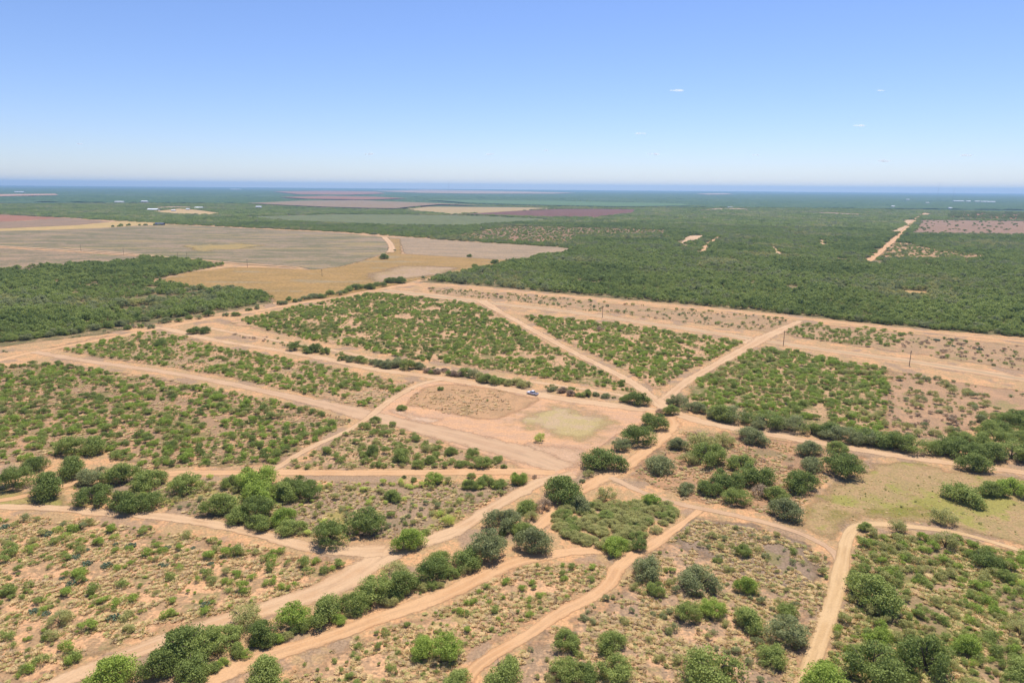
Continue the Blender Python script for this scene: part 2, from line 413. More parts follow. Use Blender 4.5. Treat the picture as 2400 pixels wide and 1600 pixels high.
FIELDS = []
def field(name, poly, mat, z, label, en=4, feather=4, cells=150):
    FIELDS.append(ats(poly)); return patch(name, poly, mat, feather, en, z, label, cells=cells)
def fm(name, a, b, c=None, cov=.5, gc=.5, patch_=40, st=None, en=5, spot=0, es=.03, f=5):
    return S(name, a, b, c, cov, gc, spot, .12, feather=f, en=en, patch=patch_, streak=st, es=es)
MAUVE = (.36, .25, .20); MAUVE2 = (.30, .22, .18)
big_m = fm('stubble_green', (.31, .245, .18), (.175, .17, .10), (.32, .26, .14), .52, .42, 110, (3.2, .12), es=.02)
field('field', [(-300, 548), (0, 541), (130, 538), (238, 534), (330, 527), (400, 526), (646, 539), (800, 546), (902, 556), (918, 575), (912, 592), (868, 606), (800, 626), (731, 633), (697, 626), (510, 612), (340, 598), (170, 587), (0, 577), (-300, 562)], big_m, .20, 'wide grey green grazed field left of the centre', cells=220)
field('field', [(-300, 566), (0, 581), (170, 591), (340, 602), (320, 610), (136, 624), (0, 634), (-350, 642)], fm('stubble_mauve', (.33, .25, .18), (.2, .18, .12), (.16, .2, .07), .5, .25, 50, (2, .1)), .20, 'mauve brown field strip below the pale path on the left')
field('field', [(-300, 505), (0, 520), (60, 518), (150, 510), (260, 520), (180, 528), (0, 536), (-300, 530)], fm('fallow_mauve', (.30, .215, .155), (.25, .19, .135), None, .5), .22, 'dull mauve fallow field below the red strip at far left')
field('field', [(-300, 497), (0, 503), (102, 508), (150, 511), (60, 517), (0, 520), (-300, 520)], fm('red_soil', (.34, .165, .11), (.29, .16, .11), None, .5), .24, 'bare red soil strip at the far left edge')
field('field', [(-300, 545), (0, 536), (180, 528), (289, 518), (388, 524), (400, 527), (330, 529), (238, 535), (130, 539), (0, 542), (-300, 552)], fm('straw_strip', (.50, .37, .18), (.42, .33, .15), None, .5), .26, 'straw yellow strip between the mauve and grey green fields')
field('field', [(905, 556), (953, 556), (1106, 567), (1310, 579), (1368, 585), (1259, 602), (1201, 610), (1099, 605), (1000, 599), (943, 595), (938, 575)], fm('stubble_pink', (.37, .285, .205), (.29, .235, .17), None, .5, 0, 60, (2.5, .2)), .22, 'pinkish grey bare field beside the right wood')
field('field', [(905, 556), (940, 560), (945, 595), (1099, 604), (1201, 611), (1150, 628), (1060, 643), (985, 655), (960, 662), (800, 694), (690, 710), (640, 712), (629, 690), (600, 684), (500, 678), (430, 673), (357, 660), (442, 638), (544, 626), (620, 627), (731, 632), (800, 624), (868, 605), (912, 592), (918, 575)],
      fm('straw_field', (.37, .25, .105), (.30, .21, .085), (.31, .255, .16), .5, .35, 45, (2, .1), es=.03), .24, 'straw brown field running up to the hedge at centre left', cells=220)
patch('bare_patch', [(860, 640), (930, 622), (1010, 622), (1090, 628), (1050, 645), (970, 655), (900, 668), (840, 655)], fm('grey_straw', (.40, .30, .22), (.37, .28, .17), None, .5, f=20, en=12), 20, 12, .27, 'greyish patch in the straw field behind the hedge')
patch('bare_patch', [(425, 575), (560, 570), (640, 575), (560, 585), (480, 590), (430, 588)], fm('yellow_bloom', (.36, .28, .12), (.27, .235, .13), None, .4, f=15, en=25), 25, 20, .28, 'yellow patch in the grey green field')
path_m = fm('pale_far_path', (.60, .44, .31), (.5, .37, .26), None, .4)
# farther fields
field('field', [(580, 479), (700, 473), (830, 471), (1030, 479), (1140, 484), (1030, 482), (960, 488), (930, 492), (860, 491), (760, 488), (650, 483)], fm('far_mauve', (.29, .22, .16), (.24, .195, .14), None, .5), 6.2, 'long mauve field far off at the centre')
field('field', [(640, 450), (760, 448), (880, 450), (905, 455), (820, 458), (700, 457)], fm('far_red', (.33, .17, .115), (.28, .165, .11), None, .5), 6.4, 'far red soil strip nearer the horizon')
field('field', [(655, 464), (760, 461), (880, 463), (955, 467), (860, 470), (720, 468)], fm('far_red2', (.32, .16, .11), (.28, .16, .11), None, .5), 6.4, 'far red soil strip above the mauve field')
field('field', [(870, 449), (1000, 445), (1200, 449), (1350, 453), (1300, 455), (1100, 455), (980, 453)], fm('far_pale', (.40, .30, .23), (.34, .27, .2), None, .5), 6.6, 'pale fallow field beside the far mast')
field('field', [(946, 491), (1038, 480), (1140, 483), (1310, 489), (1220, 494), (1140, 499), (1055, 502), (980, 496)], fm('far_straw', (.42, .33, .19), (.36, .29, .16), None, .5), .34, 'pale straw field far off at the centre')
field('field', [(1052, 503), (1140, 499), (1220, 494), (1310, 490), (1400, 490), (1492, 491), (1484, 500), (1400, 510), (1270, 509), (1140, 505)], fm('plowed', (.19, .095, .075), (.15, .08, .065), None, .5), .34, 'dark purple ploughed field far off right of the centre')
field('field', [(560, 508), (800, 502), (950, 503), (1130, 506), (1270, 512), (1290, 516), (1180, 523), (1080, 530), (900, 528), (700, 520)], fm('far_green', (.16, .19, .09), (.13, .16, .075), None, .5), .30, 'smooth green pasture strip far off at the centre')
field('field', [(1000, 470), (1300, 473), (1600, 480), (1620, 485), (1450, 487), (1250, 483), (1100, 478)], fm('far_teal', (.12, .21, .11), (.1, .18, .09), None, .5), 6.2, 'flat green crop strip far off right of the centre')
field('field', [(345, 497), (420, 489), (470, 493), (520, 500), (500, 504), (420, 502)], fm('yard', (.50, .37, .20), (.45, .35, .2), None, .5), .36, 'straw coloured yard in front of the white ranch roofs')
field('field', [(330, 489), (400, 484), (455, 485), (440, 488)], fm('yard2', (.42, .33, .22), (.38, .3, .2), None, .5), .36, 'thin pale strip behind the white ranch roofs')
field('field', [(1133, 540), (1208, 531), (1344, 534), (1565, 541), (1560, 549), (1440, 549), (1361, 553), (1344, 562), (1330, 571), (1230, 569), (1110, 561), (1060, 553)], fm('brush_clear', (.34, .20, .13), (.25, .17, .12), (.16, .17, .09), .5, .4, 25), .30, 'reddish brown clearing with scattered brush in the right wood')
field('field', [(1600, 560), (1612, 553), (1658, 552), (1630, 566), (1590, 573)], path_m, .36, 'small sandy clearing in the right wood')
field('field', [(2134, 548), (2161, 516), (2280, 517), (2450, 519), (2450, 552), (2330, 550)], fm('right_mauve', (.32, .21, .155), (.26, .18, .135), None, .5), .30, 'mauve field at the far right edge')
field('field', [(2222, 512), (2226, 497), (2300, 498), (2450, 502), (2450, 517)], fm('right_red', (.50, .22, .14), (.30, .16, .12), (.12, .11, .07), .5, .4, 60), .34, 'red soil field with rows of brush at the far right edge')
field('field', [(2083, 546), (2098, 535), (2117, 529), (2140, 528), (2108, 546)], path_m, .36, 'sandy strip beside the straight far track')
field('field', [(2112, 521), (2120, 516), (2146, 515), (2132, 527)], path_m, .36, 'sandy patch by the bend of the straight far track')
field('field', [(2150, 508), (2164, 498), (2186, 502), (2168, 505)], path_m, .36, 'sandy patch at the far end of the straight track')
field('field', [(2055, 604), (2093, 567), (2130, 570), (2178, 582), (2240, 590), (2314, 600), (2310, 607), (2200, 608), (2120, 606)], fm('right_brush', (.44, .28, .17), (.34, .24, .15), (.14, .16, .07), .4, .4, 22), .30, 'brown brushy clearing right of the straight far track')
field('field', [(2137, 617), (2160, 616), (2210, 625), (2195, 628)], path_m, .36, 'thin sandy scar in the right wood')
field('field', [(2107, 681), (2130, 681), (2178, 683), (2180, 694), (2127, 693)], fm('pond_sand', (.50, .33, .16), (.44, .31, .15), None, .5), .36, 'straw coloured bare pan in the right wood')
field('field', [(1361, 660), (1400, 660), (1420, 664), (1380, 667)], path_m, .36, 'small bare gap in the right wood')
field('field', [(1760, 647), (1772, 647), (1770, 655), (1761, 656)], path_m, .36, 'tiny sandy gap in the right wood')
field('field', [(1620, 495), (1680, 489), (1740, 489), (1765, 493), (1700, 491), (1650, 494)], fm('far_strip', (.5, .38, .27), (.45, .34, .25), None, .5), 1.0, 'thin pale strip by a far roof')
field('field', [(1855, 498), (1950, 499), (2035, 503), (2030, 505), (1950, 502)], fm('far_strip2', (.45, .31, .25), (.4, .3, .24), None, .5), 1.0, 'thin mauve strip far off right')
field('field', [(-300, 462), (0, 457), (130, 456), (138, 459), (0, 462), (-300, 468)], fm('far_pale2', (.50, .33, .26), (.44, .3, .24), None, .5), 6.4, 'pale strip at the far left edge')
field('field', [(1630, 455), (1700, 454), (1720, 456), (1660, 457)], fm('far_pale3', (.5, .38, .3), (.45, .35, .28), None, .5), 6.4, 'small pale strip near the horizon')

# near plots
lsoft = dict(feather=5, en=7)
patch('brush_ground', [(-300, 880), (0, 862), (130, 850), (374, 885), (646, 940), (830, 985), (790, 1010), (640, 1095), (300, 1103), (250, 1062), (60, 1080), (-300, 1150)], S('soil_plot_a', (.50, .31, .195), (.32, .225, .15), (.21, .19, .085), .62, .42, .4, patch=9, **lsoft), label='brown brush covered ground of the big left plot')
patch('brush_ground', [(-300, 1250), (0, 1205), (240, 1218), (600, 1275), (830, 1325), (780, 1365), (620, 1415), (400, 1480), (250, 1535), (120, 1590), (0, 1660), (-300, 1800)], S('soil_plot_b', (.62, .39, .24), (.37, .26, .165), (.27, .235, .12), .50, .36, .5, patch=8, **lsoft), label='sandy tufted ground at the bottom left')
patch('grass_ground', [(120, 1125), (300, 1128), (1250, 1128), (1230, 1140), (1050, 1240), (1000, 1262), (860, 1270), (700, 1262), (400, 1200), (150, 1150)], S('soil_plot_c', (.35, .255, .19), (.27, .21, .145), (.33, .29, .105), .5, .45, .35, patch=8, **lsoft), label='greyish dry grass ground below the lower left track')
patch('grass_ground', [(-200, 1160), (0, 1140), (120, 1150), (250, 1200), (380, 1225), (180, 1192), (0, 1195), (-200, 1200)], S('soil_plot_d', (.36, .29, .13), (.30, .28, .10), None, .5, 0, .1, patch=8, **lsoft), label='yellowish grass verge at the left edge')
patch('grass_ground', [(1210, 1320), (1430, 1318), (1425, 1365), (1370, 1400), (1250, 1460), (1100, 1540), (1050, 1600), (600, 1700), (680, 1560), (850, 1485), (1060, 1410)], S('soil_plot_e', (.62, .40, .25), (.42, .29, .19), (.33, .28, .13), .50, .34, .5, patch=6, **lsoft), label='tufted sandy ground between the two lower tracks')
patch('grass_ground', [(1500, 1305), (1620, 1210), (1800, 1240), (1940, 1300), (1950, 1400), (1880, 1600), (1840, 1700), (1100, 1700), (1130, 1580), (1300, 1460), (1430, 1385)], S('soil_plot_f', (.58, .38, .245), (.34, .25, .18), (.26, .225, .12), .58, .4, .5, patch=8, **lsoft), label='sandy ground with dry grass left of the pale track')
patch('grass_ground', [(1600, 1205), (1760, 1222), (1900, 1275), (1950, 1330), (1940, 1400), (1800, 1390), (1650, 1330), (1560, 1260)], S('soil_plot_g', (.30, .23, .185), (.25, .195, .15), (.235, .215, .11), .5, .42, .3, patch=7, **lsoft), label='greyish dry grass in the fork of the right tracks')
patch('grass_ground', [(2000, 1250), (2110, 1240), (2240, 1258), (2500, 1320), (2600, 1700), (1900, 1700), (1925, 1560), (1975, 1400)], S('soil_plot_h', (.42, .29, .20), (.27, .215, .13), (.20, .20, .075), .6, .52, .3, patch=8, **lsoft), label='green brown scrub ground at the bottom right')
patch('grass_ground', [(1835, 1225), (1900, 1165), (1980, 1110), (2080, 1072), (2250, 1100), (2500, 1130), (2600, 1330), (2400, 1290), (2230, 1238), (2110, 1224), (2020, 1222), (1985, 1240), (1965, 1275), (1930, 1262)], S('soil_plot_i', (.40, .29, .17), (.34, .27, .14), (.29, .295, .085), .5, .52, .3, patch=12, **lsoft), label='yellow green grass flat on the right')
patch('grass_ground', [(1890, 1205), (2000, 1180), (2150, 1165), (2230, 1190), (2200, 1215), (2000, 1222), (1930, 1240)], S('soil_plot_i2', (.32, .315, .085), (.27, .285, .065), None, .5, 0, .15, patch=9, feather=14, en=14), label='greenest part of the right grass flat')
patch('brush_ground', [(1470, 1120), (1500, 1060), (1600, 1010), (1700, 1010), (1850, 1030), (2000, 1060), (2060, 1075), (1930, 1130), (1850, 1200), (1830, 1215), (1680, 1185), (1600, 1172)], S('soil_plot_j', (.44, .275, .17), (.34, .225, .15), (.24, .2, .12), .5, .35, .25, patch=11, **lsoft), label='brown ground under the trees right of the crossroads')
patch('brush_ground', [(2075, 865), (2240, 892), (2500, 930), (2500, 980), (2330, 990), (2250, 1020), (2100, 1030), (2060, 985)], S('soil_plot_k', (.46, .30, .20), (.36, .25, .17), (.28, .25, .12), .55, .35, .3, patch=9, **lsoft), label='sparse mauve brown ground at the right edge')
patch('brush_ground', [(1000, 672), (1378, 706), (1736, 738), (2008, 768), (2178, 786), (2500, 820), (2500, 880), (2400, 872), (2246, 846), (2110, 826), (1974, 808), (1800, 780), (1600, 755), (1446, 735), (1174, 702), (1020, 690)], S('soil_plot_l', (.47, .31, .20), (.36, .26, .17), (.30, .25, .13), .6, .35, .3, patch=10, **lsoft), label='brownish strip between the two parallel sandy roads')
patch('brush_ground', [(110, 815), (240, 787), (345, 775), (440, 790), (510, 808), (714, 845), (868, 880), (980, 895), (925, 925), (880, 960), (800, 948), (646, 912), (510, 882), (374, 860), (238, 842)], S('soil_plot_m', (.52, .33, .21), (.35, .26, .17), (.25, .23, .10), .55, .35, .3, patch=9, **lsoft), label='brown brush ground between the two left tracks')
patch('brush_ground', [(520, 757), (680, 722), (880, 685), (1000, 695), (1140, 715), (1200, 755), (1290, 808), (1378, 850), (1446, 882), (1510, 925), (1412, 910), (1303, 892), (1072, 858), (800, 810)], S('soil_plot_n', (.55, .36, .235), (.37, .265, .17), (.19, .185, .075), .45, .4, .3, patch=10, **lsoft), label='brush ground of the central plot')
patch('brush_ground', [(1210, 735), (1446, 757), (1750, 800), (1685, 838), (1600, 878), (1545, 920), (1446, 862), (1378, 830), (1303, 793)], S('soil_plot_o', (.55, .36, .235), (.37, .265, .17), (.19, .185, .075), .45, .4, .3, patch=10, **lsoft), label='brush ground of the triangular plot')
patch('brush_ground', [(1785, 810), (1974, 840), (2085, 865), (2080, 985), (2100, 1040), (1950, 1020), (1720, 990), (1590, 950), (1610, 895), (1690, 850)], S('soil_plot_p', (.50, .34, .22), (.33, .25, .15), (.17, .18, .07), .5, .5, .3, patch=10, **lsoft), label='brush ground of the plot right of the crossroads')
patch('brush_ground', [(905, 985), (1000, 1030), (1190, 1080), (1180, 1098), (1000, 1100), (660, 1100), (760, 1045), (860, 985)], S('soil_plot_q', (.52, .35, .225), (.36, .26, .18), (.25, .23, .11), .55, .35, .4, patch=8, **lsoft), label='tufted ground of the small triangular plot')

patch('bare_patch', [(775, 1298), (800, 1272), (880, 1262), (960, 1272), (1010, 1262), (1000, 1280), (930, 1310), (880, 1345), (850, 1345), (845, 1320), (800, 1308)], S('junction_soil', (.60, .42, .28), (.55, .39, .26), None, .5, 0, 0, patch=12, feather=4, en=4), label='bare sandy junction by the lone bright tree')
# the clearing
patch('clearing', [(872, 968), (905, 942), (940, 918), (985, 897), (1072, 888), (1174, 905), (1276, 924), (1378, 938), (1520, 956), (1534, 978), (1500, 1000), (1440, 1028), (1405, 1056), (1375, 1088), (1362, 1118), (1300, 1132), (1240, 1120), (1215, 1100), (1190, 1085), (1130, 1068), (1050, 1043), (960, 1010), (890, 988)],
      S('clearing_soil', (.61, .385, .24), (.52, .35, .25), None, .5, 0, 0, patch=16, feather=2.5, en=2.5, streak=(3, .5)), label='bare sandy clearing at the centre')
patch('bare_patch', [(900, 960), (930, 955), (980, 970), (1060, 985), (1020, 995), (950, 988)], S('clear_pale', (.55, .41, .32), (.55, .38, .26), None, .45, 0, 0, patch=10, feather=5, en=5), label='pale greyish patch in the left of the clearing')
patch('bare_patch', [(1230, 1030), (1400, 1050), (1375, 1090), (1350, 1110), (1270, 1080), (1200, 1050)], S('clear_pale2', (.54, .385, .285), (.5, .35, .25), None, .45, 0, 0, patch=10, feather=7, en=5), label='pale patch at the near corner of the clearing')
patch('grass_ground', [(944, 952), (965, 925), (990, 906), (1030, 899), (1072, 897), (1174, 912), (1278, 935), (1240, 957), (1170, 985), (1120, 984), (1079, 978), (1010, 960)], S('clear_brown', (.50, .325, .20), (.41, .275, .17), (.27, .2, .11), .5, .3, .55, fscale=.8, patch=9, feather=4, en=3, dark=(.14, .085, .05)), label='brown tufted quarter of the clearing')
patch('grass_ground', [(1166, 986), (1225, 960), (1280, 939), (1351, 945), (1429, 968), (1480, 990), (1442, 1018), (1380, 1053), (1300, 1035), (1225, 1012)], S('clear_green', (.47, .37, .26), (.44, .37, .20), (.44, .365, .19), .5, .46, .12, patch=13, feather=14, en=13), label='greenish yellow grass patch in the clearing')

# ------------------------------------------------------------------ tracks and roads
ROADS = []
def road(pts, width, mat, label, z=None, name='dirt_track', step=2.0, taper=None):
    Pw = smooth(ats(pts), 3)
    L = np.r_[0, np.cumsum(np.linalg.norm(np.diff(Pw, axis=0), axis=1))]
    n = max(4, int(L[-1] / step)); q = np.linspace(0, L[-1], n)
    c = np.stack([np.interp(q, L, Pw[:, 0]), np.interp(q, L, Pw[:, 1])], 1)
    t = np.gradient(c, axis=0); t /= np.linalg.norm(t, axis=1)[:, None]; nr = np.stack([-t[:, 1], t[:, 0]], 1)
    ww = np.interp(q / L[-1], np.linspace(0, 1, len(width)), width) if isinstance(width, (list, tuple)) else np.full(n, float(width))
    wv = ww * (0.78 + .3 * vnoise(c, 14)) * .5
    u = np.linspace(-1.15, 1.15, 11)
    P = c[:, None] + nr[:, None] * (wv[:, None] * 1.2 * u)[:, :, None]
    if z is None: LIFT[0] += .0015; z = LIFT[0]
    V = np.c_[P.reshape(-1, 2), np.full(n * 11, z)]
    i = (np.arange(n - 1)[:, None] * 11 + np.arange(10)).ravel(); F = np.stack([i, i + 1, i + 12, i + 11], 1)
    me = mesh(name, V, F, (mat,), {'u': np.tile(u, n)})
    uvl = me.uv_layers.new(name='UVMap'); UV = np.stack([(wv[:, None] * u).ravel(), np.repeat(q, 11)], 1)
    uvl.data.foreach_set('uv', UV[F.ravel()].astype(np.float32).ravel())
    o = add(name, me); o['kind'] = 'structure'; o['label'] = label
    ROADS.append((c[::max(1, n // 120)], ww.max() * .5)); return o
rm_o = roadmat('track_orange', (.62, .385, .22), (.70, .47, .29), (.50, .34, .22))
rm_p = roadmat('track_pale', (.60, .41, .265), (.68, .50, .345), (.46, .33, .23))
rm_g = roadmat('track_greyish', (.55, .385, .27), (.62, .45, .32), (.42, .32, .24), .5)
rm_c = roadmat('track_grassy', (.58, .40, .26), (.64, .46, .31), (.45, .33, .22), .5, (.30, .25, .15))
road([(-260, 905), (-100, 867), (0, 844), (61, 828), (163, 810), (240, 795), (333, 777), (428, 758), (530, 740), (646, 721), (748, 702), (800, 692), (882, 679), (930, 670), (975, 663)], [7, 7, 7, 7.5, 8, 9], rm_o, 'sandy road running from the left edge up to the corner of the right wood')
road([(940, 672), (990, 664), (1106, 673), (1242, 687), (1378, 700), (1514, 712), (1600, 719), (1736, 731), (1845, 743), (2008, 761), (2178, 778), (2400, 800), (2600, 822)], 6.5, rm_o, 'bright sandy road along the edge of the right wood')
road([(900, 680), (990, 690), (1106, 705), (1174, 713), (1310, 727), (1446, 747), (1600, 769), (1736, 790), (1855, 808), (1974, 825), (2110, 843), (2246, 863), (2400, 889), (2600, 922)], [24, 22, 15, 14, 14, 14, 15, 15], rm_c, 'wide sandy double track under the power poles')
road([(1876, 752), (1840, 768), (1811, 782), (1780, 795), (1755, 806)], [5, 9, 12], rm_p, 'short sandy link between the two parallel roads')
road([(1128, 704), (1157, 722), (1225, 760), (1303, 803), (1378, 843), (1446, 876), (1497, 905), (1540, 940)], [12, 7, 6.5, 6, 6, 7], rm_p, 'straight sandy track crossing the central plot diagonally')
road([(1790, 792), (1763, 808), (1725, 828), (1685, 850), (1640, 875), (1600, 900), (1570, 925), (1545, 950)], [10, 7.5, 7, 6.5, 8], rm_p, 'sandy track from the poles down to the crossroads')
road([(345, 768), (384, 768), (442, 784), (510, 799), (612, 814), (714, 831), (800, 848), (868, 865), (970, 877), (1072, 892), (1174, 908), (1276, 928), (1378, 942), (1514, 960), (1560, 965)], [8, 7, 7, 7, 7, 8, 9, 9], rm_p, 'sandy road passing the parked pickup')
road([(480, 765), (503, 771), (578, 785), (646, 798), (720, 810), (800, 824), (900, 845), (1018, 862), (1140, 880), (1303, 902), (1412, 918), (1500, 935)], 4, rm_p, 'narrow sandy strip above the road with the parked pickup', z=.052)
road([(1535, 935), (1570, 965), (1651, 990), (1719, 1003), (1818, 1020), (1900, 1034), (2008, 1053), (2110, 1069), (2246, 1087), (2348, 1100), (2600, 1135)], [9, 6.5, 5.5, 5.5], rm_p, 'sandy track running right from the crossroads past the dark hedge')
road([(80, 824), (143, 836), (238, 851), (374, 869), (510, 893), (646, 922), (800, 956), (885, 980), (1000, 1005), (1100, 1030), (1242, 1066), (1320, 1098)], [7, 6, 5.5, 6, 7, 12, 14, 14], rm_g, 'straight sandy track crossing the left plot into the clearing')
road([(-200, 1200), (60, 1165), (180, 1128), (299, 1113), (442, 1108), (629, 1106), (800, 1108), (1004, 1107), (1208, 1103), (1300, 1108)], [3, 4, 6, 5.5, 6, 6], rm_o, 'level sandy track below the left plot')
road([(629, 1106), (660, 1090), (697, 1065), (748, 1038), (796, 1019), (840, 995), (872, 972)], 3.4, rm_p, 'narrow track climbing from the level track to the clearing')
road([(872, 972), (905, 944), (940, 922), (985, 898), (1040, 888)], 4.2, rm_p, 'narrow track round the upper left corner of the clearing')
road([(1345, 1112), (1276, 1124), (1225, 1149), (1140, 1198), (1089, 1232), (1038, 1257), (985, 1268), (912, 1296), (851, 1332), (782, 1376), (646, 1420), (476, 1468), (340, 1518), (238, 1556), (153, 1590), (0, 1680)], [7, 6, 5.5, 8, 9, 7, 6.5, 6.5], rm_p, 'wide sandy road from the clearing down to the bottom left corner')
road([(1530, 960), (1575, 985), (1560, 1015), (1531, 1045), (1490, 1075), (1446, 1106), (1395, 1128), (1350, 1155), (1300, 1200), (1259, 1237), (1215, 1275)], [12, 8, 7, 6, 6, 5, 4], rm_o, 'sandy track running down from the crossroads beside the dark round tree')
road([(1490, 1293), (1440, 1290), (1361, 1288), (1276, 1302), (1208, 1315), (1140, 1345), (1072, 1380), (970, 1422), (868, 1455), (748, 1500), (646, 1530), (544, 1566), (480, 1600), (380, 1660)], [4, 5, 6, 5.5, 5.5, 6, 6.5], rm_o, 'bright sandy track below the row of dark trees')
road([(1640, 1195), (1600, 1227), (1531, 1275), (1485, 1298), (1445, 1328), (1429, 1368), (1378, 1405), (1310, 1435), (1250, 1480), (1190, 1515), (1130, 1548), (1090, 1590), (1060, 1650)], [2.4, 2.8, 5, 5, 4, 3.4, 3.6, 4.2], rm_o, 'curving sandy track from the green thicket to the bottom edge')
road([(1430, 1118), (1453, 1128), (1504, 1154), (1600, 1184), (1668, 1195), (1736, 1210), (1838, 1235), (1906, 1262), (1954, 1290), (1968, 1320)], 2.8, rm_g, 'narrow curving track leading to the fork on the right')
road([(2600, 1350), (2400, 1292), (2300, 1262), (2229, 1244), (2110, 1231), (2045, 1226), (2005, 1232), (1984, 1258), (1975, 1310), (1966, 1360), (1954, 1404), (1930, 1472), (1906, 1540), (1878, 1620), (1850, 1700)], [2.2, 2.2, 4, 4.4, 4.6, 4.6], roadmat('track_cream', (.60, .43, .25), (.68, .51, .32), (.50, .36, .22), .14), 'pale cream track bending down to the bottom right')
road([(-120, 1190), (0, 1187), (90, 1189), (170, 1193), (238, 1202), (374, 1208), (493, 1226), (612, 1252), (680, 1272), (760, 1288), (840, 1292), (900, 1290)], [4.5, 4.5, 4.5, 5, 5, 4.5, 5, 8], rm_p, 'sandy track curving from the left edge under the thickets to the junction')
road([(2032, 615), (2066, 588), (2103, 556), (2128, 533), (2144, 517), (2158, 505), (2166, 498)], 12, path_ := rm_o, 'straight sandy track through the right wood', z=.5, step=8)
road([(1682, 556), (1668, 566), (1652, 577), (1648, 590), (1644, 596)], 7, rm_o, 'short curving sandy track in the right wood', z=.5, step=6)
road([(1814, 579), (1820, 586), (1822, 594), (1835, 603)], 9, rm_p, 'pale sandy scar in the right wood', z=.5, step=6)
road([(1922, 563), (1927, 570), (1928, 578)], 9, rm_p, 'small sandy scar farther right in the wood', z=.5, step=6)
road([(1930, 565), (1950, 568), (1962, 570)], 6, rm_p, 'thin sandy line branching from a scar in the wood', z=.5, step=6)
road([(-300, 560), (0, 577), (120, 584), (200, 590), (340, 600), (420, 606)], 9, rm_p, 'thin pale path across the left field', z=.5, step=8)
road([(150, 582), (300, 594), (410, 604), (510, 614), (600, 621), (697, 627)], 6, rm_p, 'second thin pale path across the left field', z=.51, step=8)
road([(900, 556), (915, 570), (920, 585), (914, 592)], 12, rm_p, 'short pale track between the two far fields', z=.5, step=8)
road([(1133, 541), (1160, 537), (1208, 531), (1344, 533), (1565, 541)], 8, rm_o, 'sandy edge of the reddish clearing in the wood', z=.5, step=10)
road([(1620, 505), (1650, 511), (1690, 518)], 12, rm_p, 'thin pale track far off in the wood', z=1.2, step=15)
HOLES = [(ats([(1600, 560), (1612, 553), (1658, 552), (1630, 566), (1590, 573)]), 0)]

def clear_of_roads(P, extra=.8):
    ok = np.ones(len(P), bool)
    for c, hw in ROADS:
        lo = c.min(0) - 30; hi = c.max(0) + 30
        m = ok & (P[:, 0] > lo[0]) & (P[:, 0] < hi[0]) & (P[:, 1] > lo[1]) & (P[:, 1] < hi[1])
        if m.any(): ok[np.where(m)[0]] = segdist(P[m], c) > hw * (.72 + .25 * vnoise(P[m], 9)) + extra * .6
    return ok
def spread(poly, density, world=False):
    """random points inside a polygon, density per 100 m2, kept apart by a jittered grid"""
    Vp = poly if world else ats(poly); s = 10 / math.sqrt(density); lo = Vp.min(0); hi = Vp.max(0)
    X, Y = np.meshgrid(np.arange(lo[0], hi[0], s), np.arange(lo[1], hi[1], s))
    P = np.stack([X.ravel(), Y.ravel()], 1) + rng.uniform(-.95, .95, (X.size, 2)) * s
    return P[inpoly(P, Vp)]
def view_margin(P, m=60, bottom=1700):
    q, dep = proj(np.c_[P, np.full(len(P), 1.5)]); return (q[:, 0] > -m) & (q[:, 0] < 2400 + m) & (q[:, 1] < bottom) & (dep > 0)

